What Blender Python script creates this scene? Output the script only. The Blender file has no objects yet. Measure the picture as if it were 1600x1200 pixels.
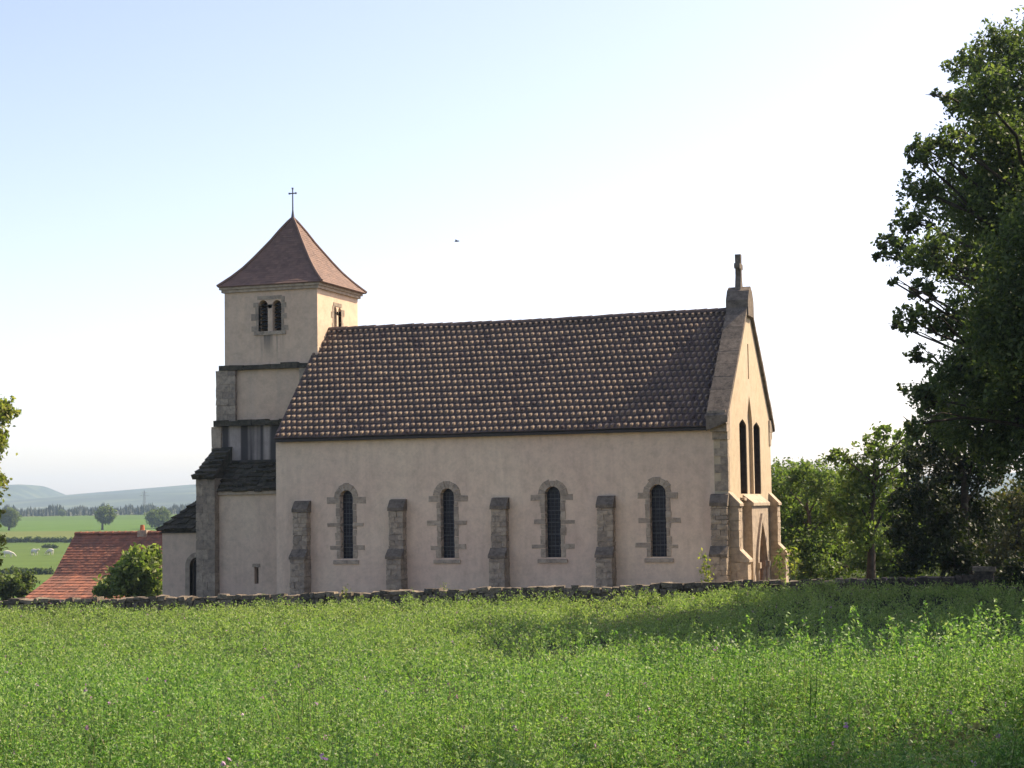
import bpy, bmesh, math, random
import numpy as np
from mathutils import Vector, Matrix
from mathutils.geometry import tessellate_polygon
R = math.radians
random.seed(7)
rng = np.random.default_rng(11)
SC = bpy.context.scene
COL = SC.collection

# ------------------------------------------------------------------ camera
F_PX, YAW, PIT, ROL = 2784.06, -0.3141, 0.0683, -0.0153
CAM = Vector((30.2387, -63.1865, 3.6793))
_fw = Vector((math.sin(YAW)*math.cos(PIT), math.cos(YAW)*math.cos(PIT), math.sin(PIT)))
_rt = Vector((math.cos(YAW), -math.sin(YAW), 0))
_up = _rt.cross(_fw)
_r2 = _rt*math.cos(ROL) + _up*math.sin(ROL)
_u2 = -_rt*math.sin(ROL) + _up*math.cos(ROL)
cd = bpy.data.cameras.new('camera')
cd.sensor_width = 36
cd.lens = F_PX/1600*36
cd.clip_start, cd.clip_end = 0.1, 20000
cam = bpy.data.objects.new('camera', cd)
COL.objects.link(cam)
m = Matrix((_r2, _u2, -_fw)).transposed().to_4x4()
m.translation = CAM
cam.matrix_world = m
SC.camera = cam

# ------------------------------------------------------------------ sky, sun, exposure
SUN_AZ, SUN_EL = R(40.0), R(43.0)          # azimuth from +Y towards +X
SKY_STRENGTH, SUN_STRENGTH, EXPOSURE = 0.135, 4.9, 1.0
wd = bpy.data.worlds.new('World')
SC.world = wd
wd.use_nodes = True
sky = wd.node_tree.nodes.new('ShaderNodeTexSky')
sky.sky_type = 'NISHITA'
sky.sun_disc = False
sky.sun_elevation, sky.sun_rotation = SUN_EL, SUN_AZ
sky.air_density, sky.dust_density, sky.ozone_density = 0.75, 1.45, 0.0
_tint = wd.node_tree.nodes.new('ShaderNodeMix'); _tint.data_type = 'RGBA'; _tint.blend_type = 'MULTIPLY'
_tint.inputs[0].default_value = 1.0
_tint.inputs[7].default_value = (1.10, 0.97, 0.96, 1)       # the camera's slightly warm white balance of the hazy sky
wd.node_tree.links.new(sky.outputs[0], _tint.inputs[6])
wd.node_tree.links.new(_tint.outputs[2], wd.node_tree.nodes['Background'].inputs[0])
wd.node_tree.nodes['Background'].inputs[1].default_value = SKY_STRENGTH
sl = bpy.data.lights.new('sun', 'SUN')
sl.energy, sl.angle, sl.color = SUN_STRENGTH, R(0.5), (1.0, 0.85, 0.64)
so = bpy.data.objects.new('sun', sl)
COL.objects.link(so)
sdir = Vector((math.sin(SUN_AZ)*math.cos(SUN_EL), math.cos(SUN_AZ)*math.cos(SUN_EL), math.sin(SUN_EL)))
so.rotation_euler = sdir.to_track_quat('Z', 'Y').to_euler()
so.location = (60, 60, 60)
SC.view_settings.view_transform = 'Standard'
SC.view_settings.look = 'None'
SC.view_settings.exposure = EXPOSURE
SC.view_settings.gamma = 1
SC.cycles.max_bounces = 6
SC.cycles.transparent_max_bounces = 4
SC.cycles.volume_bounces = 0

# ------------------------------------------------------------------ frames: u = metres to the right, d = metres away from the camera
RH = np.array([math.cos(YAW), -math.sin(YAW)])
FH = np.array([math.sin(YAW), math.cos(YAW)])
CXY = np.array([CAM.x, CAM.y])
def XY(u, d):
    return CXY[0]+u*RH[0]+d*FH[0], CXY[1]+u*RH[1]+d*FH[1]
def UD(x, y):
    dx, dy = x-CXY[0], y-CXY[1]
    return dx*RH[0]+dy*RH[1], dx*FH[0]+dy*FH[1]
def sight(px, py):
    v = _fw + (float(px)-800)/F_PX*_r2 - (float(py)-600)/F_PX*_u2
    k = float(v.x*FH[0]+v.y*FH[1])
    return v/k                              # one metre of ground distance
def P(px, py, d):
    return CAM + sight(px, py)*float(d)
def sstep(a, b, x):
    t = np.clip((x-a)/(b-a), 0, 1)
    return t*t*(3-2*t)
def H(u, d):
    u = np.asarray(u, float); d = np.asarray(d, float)
    z = np.interp(d, [-80, 0, 7, 14, 22, 32, 45, 56, 62, 75, 85, 100, 130, 200, 400, 700, 1000, 1300, 2000, 3000, 5200],
                  [2.3, 2.08, 2.02, 1.62, 1.18, 0.74, 0.47, 0.41, 0.31, 0.0, -0.8, -2.6, -5.0, -8.3, -8.3, -4.5, -1.2, 1.2, 3.0, 8, 14])
    # on the right the field first stays level, then drops behind a brow
    w = sstep(-1.8, 1.6, u)*sstep(5, 9, d)*(1-sstep(44, 54, d))
    zr_ = np.interp(d, [0, 7, 12, 16, 20, 24, 30, 36, 45, 60], [2.08, 2.02, 1.90, 1.78, 1.40, 1.02, 0.68, 0.53, 0.45, 0.3])
    z = z*(1-w)+zr_*w + 0.27*sstep(2.4, 4.8, u)*np.exp(-((d-16)/5.0)**2)
    z = z + (0.36*sstep(0, 9, u)-0.14*sstep(-6, -13, u))*sstep(40, 54, d)*(1-sstep(80, 120, d))
    z = z + (0.05*np.sin(u*0.9+d*0.31)+0.04*np.sin(d*0.7-u*0.4))*(1-sstep(50, 60, d))
    # right-hand side: the ground stays level for longer behind the trees
    keep = sstep(4, 16, u)*sstep(75, 100, d)*(1-sstep(120, 220, d))
    z = z*(1-keep) + keep*(0.2-0.012*np.maximum(d-80, 0))
    return z
def ground_z(x, y):
    u, d = UD(x, y)
    return float(H(u, d))
def hit(px, py):
    """where the line of sight through a pixel meets the ground"""
    s = sight(px, py)
    d = np.concatenate([np.arange(5, 200, 0.5), np.arange(200, 4000, 5)])
    x = CAM.x+s.x*d; y = CAM.y+s.y*d; z = CAM.z+s.z*d
    u, dd = UD(x, y)
    below = np.nonzero((z < H(u, dd)) & (d > 60))[0]
    k = below[0] if len(below) else len(d)-1
    return Vector((x[k], y[k], float(H(u[k], dd[k])))), d[k]

# ------------------------------------------------------------------ object helpers
def tag(o, label=None, cat=None, group=None, kind=None):
    for k, v in (('label', label), ('category', cat), ('group', group), ('kind', kind)):
        if v: o[k] = v
    return o
def thing(name, label, cat, loc=(0, 0, 0), group=None):
    o = bpy.data.objects.new(name, None)
    o.empty_display_size = 0.3
    COL.objects.link(o)
    o.location = loc
    return tag(o, label, cat, group)
def link(name, me, mat, parent=None):
    o = bpy.data.objects.new(name, me)
    COL.objects.link(o)
    mats = mat if isinstance(mat, (list, tuple)) else [mat]
    for mm in mats:
        if mm.name not in [x.name for x in me.materials]: me.materials.append(mm)
    if parent is not None:
        o.parent = parent
        root = parent
        loc = Vector((0, 0, 0))
        while root is not None:
            loc += root.location
            root = root.parent
        o.location = -loc if loc.length > 0 and not parent.get('_local') else (0, 0, 0)
    return o
def obj(name, bm, mat, parent=None, smooth=False):
    bmesh.ops.recalc_face_normals(bm, faces=bm.faces[:])
    me = bpy.data.meshes.new(name)
    bm.to_mesh(me); bm.free()
    if smooth: me.shade_smooth()
    return link(name, me, mat, parent)
def hexa(bm, pts):
    """box from 8 corner points: bottom 4 (ccw), top 4"""
    v = [bm.verts.new(p) for p in pts]
    for f in ((0, 3, 2, 1), (4, 5, 6, 7), (0, 1, 5, 4), (1, 2, 6, 5), (2, 3, 7, 6), (3, 0, 4, 7)):
        bm.faces.new([v[i] for i in f])
    return v
def box(bm, x0, x1, y0, y1, z0, z1):
    return hexa(bm, [(x0, y0, z0), (x1, y0, z0), (x1, y1, z0), (x0, y1, z0), (x0, y0, z1), (x1, y0, z1), (x1, y1, z1), (x0, y1, z1)])
def prism(bm, poly, f0, f1):
    """closed prism: poly of 2-D points, f0/f1 map a 2-D point to either end"""
    a = [bm.verts.new(f0(*p)) for p in poly]
    b = [bm.verts.new(f1(*p)) for p in poly]
    n = len(poly)
    bm.faces.new(a); bm.faces.new(b[::-1])
    for i in range(n):
        bm.faces.new([a[i], a[(i+1) % n], b[(i+1) % n], b[i]])
def panel(bm, outer, holes, fmap, t):
    """wall slab with openings; fmap(a, b, depth)"""
    loops = [outer]+holes
    flat = [p for l in loops for p in l]
    tris = tessellate_polygon([[Vector((p[0], p[1], 0)) for p in l] for l in loops])
    fr = [bm.verts.new(fmap(p[0], p[1], 0)) for p in flat]
    bk = [bm.verts.new(fmap(p[0], p[1], t)) for p in flat]
    for tri in tris:
        bm.faces.new([fr[i] for i in tri]); bm.faces.new([bk[i] for i in tri[::-1]])
    s = 0
    for l in loops:
        n = len(l)
        for i in range(n):
            bm.faces.new([fr[s+i], fr[s+(i+1) % n], bk[s+(i+1) % n], bk[s+i]])
        s += n
def arch_hole(c, w, z0, z1, n=10):
    r = w/2
    pts = [(c-r, z0), (c+r, z0)]
    for i in range(n+1):
        a = math.pi*i/n
        pts.append((c+r*math.cos(a), z1-r+r*math.sin(a)))
    return pts
def pointed_hole(c, w, z0, zs, z1, n=7):
    r = w/2
    pts = [(c-r, z0), (c+r, z0)]
    for i in range(n+1):
        t = i/n
        pts.append((c+r*(1-t**1.5), zs+(z1-zs)*t))
    for i in range(n-1, -1, -1):
        t = i/n
        pts.append((c-r*(1-t**1.5), zs+(z1-zs)*t))
    return pts
def jit(k): return random.uniform(-k, k)
def block(bm, x0, x1, y0, y1, z0, z1, j=0.008):
    p = [(x0, y0, z0), (x1, y0, z0), (x1, y1, z0), (x0, y1, z0), (x0, y0, z1), (x1, y0, z1), (x1, y1, z1), (x0, y1, z1)]
    hexa(bm, [(a+jit(j), b+jit(j), c+jit(j)) for a, b, c in p])
def courses(bm, x0, x1, y0, y1, z0, z1, h=0.24, j=0.012, split='x'):
    """masonry pile of roughly cut blocks, courses of uneven height"""
    box(bm, x0+0.03, x1-0.03, y0+0.03, y1-0.03, z0, z1-0.02)
    z = z0; k = 0
    while z < z1-0.05:
        hh = min(h*random.uniform(0.75, 1.25), z1-z)
        if z1-(z+hh) < 0.08: hh = z1-z
        c = x0+(x1-x0)*(0.36 if k % 2 else 0.64)+jit(0.05)
        cy = y0+(y1-y0)*(0.6 if k % 2 else 0.4)
        if (x1-x0) > 0.45:
            block(bm, x0, c-0.006, y0, y1, z+0.006, z+hh-0.006, j); block(bm, c+0.006, x1, y0, y1, z+0.006, z+hh-0.006, j)
        else:
            block(bm, x0, x1, y0, cy-0.006, z+0.006, z+hh-0.006, j); block(bm, x0, x1, cy+0.006, y1, z+0.006, z+hh-0.006, j)
        z += hh; k += 1
def quads_mesh(name, V, mat_idx=None):
    """V: (N,4,3) -> mesh of N loose quads"""
    n = len(V)
    me = bpy.data.meshes.new(name)
    me.vertices.add(n*4); me.loops.add(n*4); me.polygons.add(n)
    me.vertices.foreach_set('co', np.ascontiguousarray(V, np.float32).ravel())
    me.loops.foreach_set('vertex_index', np.arange(n*4, dtype=np.int32))
    me.polygons.foreach_set('loop_start', np.arange(0, n*4, 4, dtype=np.int32))
    if mat_idx is not None: me.polygons.foreach_set('material_index', np.asarray(mat_idx, np.int32))
    me.update()
    return me
def unit(v): return v/np.maximum(np.linalg.norm(v, axis=-1, keepdims=True), 1e-9)
def leaves(C, size, aspect=0.55, up=0.35, direction=None, spread=1.0):
    """leaf quads (kite shaped, slightly folded) at centres C"""
    n = len(C)
    a = rng.normal(size=(n, 3))*spread
    if direction is not None: a = a+direction
    a = unit(a)
    nr = rng.normal(size=(n, 3)); nr[:, 2] = np.abs(nr[:, 2])+up
    b = unit(np.cross(nr, a))
    L = (size*rng.uniform(0.7, 1.35, n))[:, None]
    W = L*aspect
    c3 = np.cross(a, b)*L*0.08
    return np.stack([C-a*L*0.5, C+b*W*0.5+c3-a*L*0.05, C+a*L*0.5, C-b*W*0.5+c3-a*L*0.05], axis=1)
def tube(bm, pts, rad, n=7):
    rings = []
    for i, p in enumerate(pts):
        p = Vector(p)
        t = (Vector(pts[min(i+1, len(pts)-1)])-Vector(pts[max(i-1, 0)])).normalized()
        s = t.cross(Vector((0.31, 0.17, 0.93)) if abs(t.z) < 0.9 else Vector((1, 0.2, 0))).normalized()
        q = t.cross(s)
        rings.append([bm.verts.new(p+(s*math.cos(2*math.pi*k/n)+q*math.sin(2*math.pi*k/n))*rad[i]) for k in range(n)])
    for a, b in zip(rings, rings[1:]):
        for k in range(n):
            bm.faces.new([a[k], a[(k+1) % n], b[(k+1) % n], b[k]])
    bm.faces.new(rings[0][::-1]); bm.faces.new(rings[-1])

# ------------------------------------------------------------------ materials
def mat(name):
    m_ = bpy.data.materials.new(name)
    m_.use_nodes = True
    nt = m_.node_tree
    return m_, nt, nt.nodes['Principled BSDF']
def N(nt, t, **kw):
    n = nt.nodes.new(t)
    for k, v in kw.items():
        if k.startswith('i_'):
            key = k[2:].replace('_', ' ')
            n.inputs[key].default_value = v
        else: setattr(n, k, v)
    return n
def noise(nt, co, scale, detail=4, rough=0.55):
    n = N(nt, 'ShaderNodeTexNoise', i_Scale=scale, i_Detail=detail, i_Roughness=rough)
    nt.links.new(co, n.inputs['Vector'])
    return n.outputs['Fac']
def ramp(nt, fac, stops):
    r = N(nt, 'ShaderNodeValToRGB')
    el = r.color_ramp.elements
    while len(el) < len(stops): el.new(0.5)
    for e, (p, c) in zip(el, stops):
        e.position = p
        e.color = (c[0], c[1], c[2], 1) if isinstance(c, (tuple, list)) else (c, c, c, 1)
    nt.links.new(fac, r.inputs[0])
    return r.outputs[0]
def mix(nt, fac, a, b, mode='MIX'):
    n = N(nt, 'ShaderNodeMix', data_type='RGBA', blend_type=mode)
    for sock, v in ((n.inputs[0], fac), (n.inputs[6], a), (n.inputs[7], b)):
        if isinstance(v, (int, float)): sock.default_value = v
        elif isinstance(v, (tuple, list)): sock.default_value = (*v, 1)
        else: nt.links.new(v, sock)
    return n.outputs[2]
def bump(nt, b, h, strength=0.4, dist=0.02):
    n = N(nt, 'ShaderNodeBump', i_Strength=strength, i_Distance=dist)
    nt.links.new(h, n.inputs['Height'])
    nt.links.new(n.outputs[0], b.inputs['Normal'])
def coords(nt, kind='Object', scale=None):
    c = N(nt, 'ShaderNodeTexCoord').outputs[kind]
    if scale:
        mp = N(nt, 'ShaderNodeMapping')
        mp.inputs['Scale'].default_value = scale
        nt.links.new(c, mp.inputs[0])
        c = mp.outputs[0]
    return c

def plaster(name, a, b, stain, amount=0.5, streak=False, runs=False):
    m_, nt, bs = mat(name)
    co = coords(nt)
    base = mix(nt, ramp(nt, noise(nt, co, 0.28, 5), [(0.36, 0), (0.66, 1)]), a, b)
    fine = noise(nt, co, 9, 6, 0.7)
    base = mix(nt, 0.35, base, ramp(nt, fine, [(0.3, 0.62), (0.7, 1.0)]), 'MULTIPLY')
    big = ramp(nt, noise(nt, coords(nt, 'Object', (1, 1, 0.22)), 1.1, 6, 0.65), [(0.50, 0), (0.78, amount)])
    base = mix(nt, big, base, stain)
    runs_ = ramp(nt, noise(nt, coords(nt, 'Object', (1, 1, 0.045)), 3.4, 4, 0.6), [(0.48, 0), (0.72, 0.28)])
    base = mix(nt, runs_, base, stain)
    mott = ramp(nt, noise(nt, co, 2.3, 7, 0.75), [(0.30, 0.70), (0.55, 1.0), (0.75, 1.06)])
    base = mix(nt, 0.7, base, mott, 'MULTIPLY')
    if streak:
        st = ramp(nt, noise(nt, coords(nt, 'Object', (1, 1, 0.03)), 1.9, 3, 0.5), [(0.46, 0), (0.56, 0.92)])
        base = mix(nt, st, base, (0.05, 0.045, 0.045))
    if runs:      # rust-dark rain runs under the belfry sill
        sx = N(nt, 'ShaderNodeSeparateXYZ'); nt.links.new(co, sx.inputs[0])
        dx = N(nt, 'ShaderNodeMath', operation='ADD'); dx.inputs[1].default_value = 1.83; nt.links.new(sx.outputs[0], dx.inputs[0])
        ab = N(nt, 'ShaderNodeMath', operation='ABSOLUTE'); nt.links.new(dx.outputs[0], ab.inputs[0])
        m1 = N(nt, 'ShaderNodeMapRange'); m1.inputs[1].default_value = 0.75; m1.inputs[2].default_value = 0.35; nt.links.new(ab.outputs[0], m1.inputs[0])
        m2_ = N(nt, 'ShaderNodeMapRange'); m2_.inputs[1].default_value = 9.75; m2_.inputs[2].default_value = 10.85; nt.links.new(sx.outputs[2], m2_.inputs[0])
        m3 = N(nt, 'ShaderNodeMapRange'); m3.inputs[1].default_value = 10.95; m3.inputs[2].default_value = 10.85; nt.links.new(sx.outputs[2], m3.inputs[0])
        f = ramp(nt, noise(nt, coords(nt, 'Object', (1, 1, 0.05)), 4.5, 3, 0.5), [(0.42, 0.1), (0.58, 0.95)])
        for q in (m1, m2_, m3):
            mm = N(nt, 'ShaderNodeMath', operation='MULTIPLY'); nt.links.new(f, mm.inputs[0]); nt.links.new(q.outputs[0], mm.inputs[1]); f = mm.outputs[0]
        base = mix(nt, f, base, (0.17, 0.15, 0.12))
    nt.links.new(base, bs.inputs['Base Color'])
    bs.inputs['Roughness'].default_value = 0.92
    bs.inputs['Specular IOR Level'].default_value = 0.15
    bump(nt, bs, noise(nt, co, 22, 5, 0.7), 0.5, 0.012)
    return m_
M = {}
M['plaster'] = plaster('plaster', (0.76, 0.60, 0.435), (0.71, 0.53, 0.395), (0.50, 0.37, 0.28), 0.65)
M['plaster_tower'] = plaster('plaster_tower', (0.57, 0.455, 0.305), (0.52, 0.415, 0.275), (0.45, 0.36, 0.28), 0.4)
M['plaster_belfry'] = plaster('plaster_belfry', (0.73, 0.55, 0.38), (0.67, 0.49, 0.34), (0.45, 0.37, 0.29), 0.4, False, True)
M['plaster_stained'] = plaster('plaster_stained', (0.50, 0.42, 0.36), (0.42, 0.36, 0.31), (0.16, 0.14, 0.13), 0.8, True)
def stone(name, a, b, dark, lich=(0.30, 0.30, 0.27), scale=1.0):
    m_, nt, bs = mat(name)
    co = coords(nt)
    rnd = N(nt, 'ShaderNodeNewGeometry').outputs['Random Per Island']
    base = mix(nt, rnd, a, b)
    base = mix(nt, ramp(nt, noise(nt, co, 5*scale, 6, 0.7), [(0.42, 0), (0.68, 0.85)]), base, dark)
    base = mix(nt, ramp(nt, noise(nt, co, 13*scale, 4, 0.6), [(0.60, 0), (0.70, 0.7)]), base, lich)
    nt.links.new(base, bs.inputs['Base Color'])
    bs.inputs['Roughness'].default_value = 0.95
    bs.inputs['Specular IOR Level'].default_value = 0.15
    bump(nt, bs, noise(nt, co, 18*scale, 6, 0.7), 0.8, 0.02)
    return m_
M['stone'] = stone('stone', (0.43, 0.345, 0.25), (0.28, 0.225, 0.17), (0.15, 0.125, 0.10), (0.38, 0.33, 0.27))
M['stone_warm'] = stone('stone_warm', (0.47, 0.38, 0.28), (0.33, 0.265, 0.20), (0.19, 0.155, 0.12), (0.40, 0.34, 0.27))
M['stone_light'] = stone('stone_light', (0.50, 0.40, 0.29), (0.38, 0.30, 0.22), (0.24, 0.19, 0.15))
M['stone_grey'] = stone('stone_grey', (0.22, 0.175, 0.13), (0.15, 0.122, 0.095), (0.06, 0.05, 0.04), (0.29, 0.25, 0.19))
M['stone_moss'] = stone('stone_moss', (0.105, 0.09, 0.065), (0.06, 0.052, 0.038), (0.028, 0.027, 0.018), (0.17, 0.15, 0.10), 0.8)
M['stone_shade'] = stone('stone_shade', (0.085, 0.065, 0.05), (0.06, 0.046, 0.036), (0.035, 0.028, 0.024), (0.11, 0.09, 0.07))  # near-black stone that paints shade into the lancet jambs
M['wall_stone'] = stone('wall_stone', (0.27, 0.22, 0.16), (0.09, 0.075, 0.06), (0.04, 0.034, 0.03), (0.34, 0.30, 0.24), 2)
M['wall_shaded'] = stone('wall_shaded', (0.11, 0.09, 0.07), (0.06, 0.05, 0.04), (0.03, 0.025, 0.022), (0.15, 0.13, 0.10), 2)  # darker copy of the wall stone, tree shade put into its colour
def tile(name, a, b, dark, dk=0.6, sc=3.0):
    m_, nt, bs = mat(name)
    co = coords(nt)
    rnd = N(nt, 'ShaderNodeNewGeometry').outputs['Random Per Island']
    base = mix(nt, rnd, a, b)
    base = mix(nt, ramp(nt, noise(nt, co, sc, 6, 0.65), [(0.44, 0), (0.7, dk)]), base, dark)
    nt.links.new(base, bs.inputs['Base Color'])
    bs.inputs['Roughness'].default_value = 0.8
    bs.inputs['Specular IOR Level'].default_value = 0.25
    bump(nt, bs, noise(nt, co, 40, 4, 0.6), 0.3, 0.005)
    return m_
M['tile'] = tile('tile', (0.115, 0.080, 0.068), (0.085, 0.06, 0.053), (0.045, 0.036, 0.034), 0.7, 0.9)
M['tile_sunlit'] = tile('tile_sunlit', (0.29, 0.215, 0.15), (0.20, 0.145, 0.105), (0.11, 0.085, 0.066), 0.6, 0.9)  # lighter bosses: sunlight on the raised faces put into the colour
M['tile_small'] = tile('tile_small', (0.21, 0.13, 0.095), (0.15, 0.094, 0.072), (0.09, 0.064, 0.054), 0.5, 4)
M['tile_red'] = tile('tile_red', (0.38, 0.15, 0.085), (0.22, 0.09, 0.058), (0.12, 0.075, 0.058), 0.85, 0.9)
M['tile_pot'] = tile('tile_pot', (0.45, 0.16, 0.08), (0.4, 0.14, 0.07), (0.3, 0.1, 0.06))
def plain(name, c, rough=0.7, spec=0.3, metal=0):
    m_, nt, bs = mat(name)
    co = coords(nt)
    nt.links.new(mix(nt, ramp(nt, noise(nt, co, 7, 5, 0.6), [(0.35, 0), (0.7, 0.6)]), c, tuple(x*0.6 for x in c)), bs.inputs['Base Color'])
    bs.inputs['Roughness'].default_value = rough
    bs.inputs['Specular IOR Level'].default_value = spec
    bs.inputs['Metallic'].default_value = metal
    return m_
M['glass'] = plain('glass', (0.012, 0.011, 0.02), 0.3, 0.18)
M['lead'] = plain('lead', (0.07, 0.07, 0.075), 0.5, 0.4)
M['iron'] = plain('iron', (0.12, 0.12, 0.13), 0.5, 0.4)
M['wood'] = plain('wood', (0.50, 0.23, 0.09), 0.7, 0.2)
M['dark_wood'] = plain('dark_wood', (0.05, 0.04, 0.035), 0.7, 0.2)
M['bark'] = stone('bark', (0.10, 0.08, 0.06), (0.07, 0.055, 0.045), (0.04, 0.03, 0.025), (0.13, 0.12, 0.09))
M['cow'] = plain('cow', (0.72, 0.66, 0.56), 0.8, 0.1)
M['bird'] = plain('bird', (0.06, 0.06, 0.065), 0.7, 0.1)
M['steel'] = plain('steel', (0.25, 0.26, 0.27), 0.6, 0.3)
def leaf(name, stops, trans=0.35, pale=None):
    m_, nt, bs = mat(name)
    rnd = N(nt, 'ShaderNodeNewGeometry').outputs['Random Per Island']
    c = ramp(nt, rnd, stops)
    big = ramp(nt, noise(nt, coords(nt), 0.55, 3, 0.5), [(0.3, 0.72), (0.7, 1.12)])
    c = mix(nt, 0.6, c, big, 'MULTIPLY')
    if pale:      # the crop is paler in broad patches, most of all near the wall
        co = coords(nt)
        sx = N(nt, 'ShaderNodeSeparateXYZ'); nt.links.new(co, sx.inputs[0])
        m1 = N(nt, 'ShaderNodeMapRange'); m1.inputs[1].default_value = -44; m1.inputs[2].default_value = -16; m1.inputs[4].default_value = 0.55
        nt.links.new(sx.outputs[1], m1.inputs[0])
        ad = N(nt, 'ShaderNodeMath', operation='MULTIPLY_ADD'); ad.use_clamp = True
        nt.links.new(ramp(nt, noise(nt, co, 0.35, 5, 0.65), [(0.46, 0), (0.75, 1)]), ad.inputs[0]); ad.inputs[1].default_value = 0.35
        nt.links.new(m1.outputs[0], ad.inputs[2])
        c = mix(nt, ad.outputs[0], c, mix(nt, 0.62, c, pale))
    nt.links.new(c, bs.inputs['Base Color'])
    bs.inputs['Roughness'].default_value = 0.55
    bs.inputs['Specular IOR Level'].default_value = 0.25
    tr = N(nt, 'ShaderNodeBsdfTranslucent')
    nt.links.new(mix(nt, 1.0, c, (1.15, 1.35, 0.6), 'MULTIPLY'), tr.inputs[0])
    ms = N(nt, 'ShaderNodeMixShader')
    ms.inputs[0].default_value = trans
    nt.links.new(bs.outputs[0], ms.inputs[1]); nt.links.new(tr.outputs[0], ms.inputs[2])
    nt.links.new(ms.outputs[0], nt.nodes['Material Output'].inputs[0])
    return m_
M['leaf_dark'] = leaf('leaf_dark', [(0, (0.06, 0.082, 0.03)), (0.5, (0.098, 0.13, 0.046)), (0.85, (0.15, 0.185, 0.065)), (1, (0.23, 0.24, 0.09))], 0.45)
M['leaf_deep'] = leaf('leaf_deep', [(0, (0.022, 0.032, 0.013)), (0.6, (0.032, 0.044, 0.016)), (1, (0.05, 0.062, 0.02))], 0.18)  # darkest leaf colours, for the evergreen, brambles and conifer wood
M['leaf_mid'] = leaf('leaf_mid', [(0, (0.075, 0.12, 0.034)), (0.5, (0.13, 0.18, 0.05)), (1, (0.22, 0.25, 0.08))], 0.48)
M['leaf_light'] = leaf('leaf_light', [(0, (0.10, 0.14, 0.035)), (0.5, (0.165, 0.215, 0.055)), (1, (0.29, 0.32, 0.11))], 0.45)
M['leaf_yellow'] = leaf('leaf_yellow', [(0, (0.14, 0.18, 0.035)), (0.5, (0.23, 0.25, 0.06)), (1, (0.36, 0.32, 0.11))], 0.5)
M['leaf_olive'] = leaf('leaf_olive', [(0, (0.07, 0.08, 0.03)), (0.5, (0.11, 0.11, 0.04)), (1, (0.16, 0.13, 0.05))], 0.35)
M['alfalfa'] = leaf('alfalfa', [(0, (0.062, 0.14, 0.034)), (0.4, (0.138, 0.262, 0.06)), (0.72, (0.225, 0.355, 0.095)), (0.92, (0.31, 0.40, 0.15)), (1, (0.38, 0.36, 0.26))], 0.40, (0.33, 0.33, 0.13))
M['stem'] = leaf('stem', [(0, (0.06, 0.11, 0.03)), (0.75, (0.12, 0.17, 0.05)), (1, (0.32, 0.27, 0.15))], 0.25)
M['petal'] = leaf('petal', [(0, (0.30, 0.14, 0.34)), (0.6, (0.45, 0.25, 0.45)), (1, (0.55, 0.40, 0.5))], 0.3)

# ------------------------------------------------------------------ ground, hills
def ground_material():
    m_, nt, bs = mat('ground')
    co = coords(nt)
    near = mix(nt, noise(nt, co, 2.5, 6, 0.7), (0.02, 0.032, 0.012), (0.045, 0.055, 0.02))
    cy_ = N(nt, 'ShaderNodeVectorMath', operation='DISTANCE'); nt.links.new(co, cy_.inputs[0]); cy_.inputs[1].default_value = (9, 1.5, 0)
    cm = N(nt, 'ShaderNodeMapRange'); cm.inputs[1].default_value = 11.0; cm.inputs[2].default_value = 10.2; nt.links.new(cy_.outputs['Value'], cm.inputs[0])
    near = mix(nt, cm.outputs[0], near, mix(nt, noise(nt, co, 6, 6, 0.7), (0.46, 0.38, 0.26), (0.30, 0.26, 0.16)))  # unseen pale patch round the church, added to bounce light onto its walls
    vo = N(nt, 'ShaderNodeTexVoronoi', i_Scale=0.0042)
    mp = N(nt, 'ShaderNodeMapping'); mp.inputs['Rotation'].default_value = (0, 0, -YAW); mp.inputs['Scale'].default_value = (0.5, 1.6, 1)
    nt.links.new(co, mp.inputs[0]); nt.links.new(mp.outputs[0], vo.inputs['Vector'])
    sep = N(nt, 'ShaderNodeSeparateColor'); nt.links.new(vo.outputs['Color'], sep.inputs[0])
    far = ramp(nt, sep.outputs[0], [(0.0, (0.07, 0.11, 0.018)), (0.4, (0.08, 0.145, 0.02)), (0.7, (0.12, 0.14, 0.03)), (1.0, (0.07, 0.125, 0.018))])
    far = mix(nt, 0.5, far, ramp(nt, noise(nt, co, 0.06, 6, 0.7), [(0.3, 0.6), (0.7, 1.1)]), 'MULTIPLY')
    geo = N(nt, 'ShaderNodeVectorMath', operation='DISTANCE')
    nt.links.new(co, geo.inputs[0]); geo.inputs[1].default_value = CAM
    mr = N(nt, 'ShaderNodeMapRange'); mr.inputs[1].default_value = 130; mr.inputs[2].default_value = 230
    nt.links.new(geo.outputs['Value'], mr.inputs[0])
    nt.links.new(mix(nt, mr.outputs[0], near, far), bs.inputs['Base Color'])
    bs.inputs['Roughness'].default_value = 1.0
    bs.inputs['Specular IOR Level'].default_value = 0.05
    return m_
dd = np.concatenate([np.arange(-80, 70, 2.0), np.geomspace(70, 5100, 90)])
ss = np.linspace(-1, 1, 121); ss = np.sign(ss)*np.abs(ss)**1.6
D_, S_ = np.meshgrid(dd, ss, indexing='ij')
U_ = S_*(60+0.8*np.abs(D_))
X_, Y_ = XY(U_, D_)
V_ = np.stack([X_, Y_, H(U_, D_)], -1).reshape(-1, 3)
nr_, nc_ = D_.shape
idx = np.arange(nr_*nc_).reshape(nr_, nc_)
faces = np.stack([idx[:-1, :-1], idx[:-1, 1:], idx[1:, 1:], idx[1:, :-1]], -1).reshape(-1, 4)
gm = bpy.data.meshes.new('ground'); gm.from_pydata(V_.tolist(), [], faces.tolist()); gm.shade_smooth()
tag(link('ground', gm, ground_material()), kind='structure')

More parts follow.
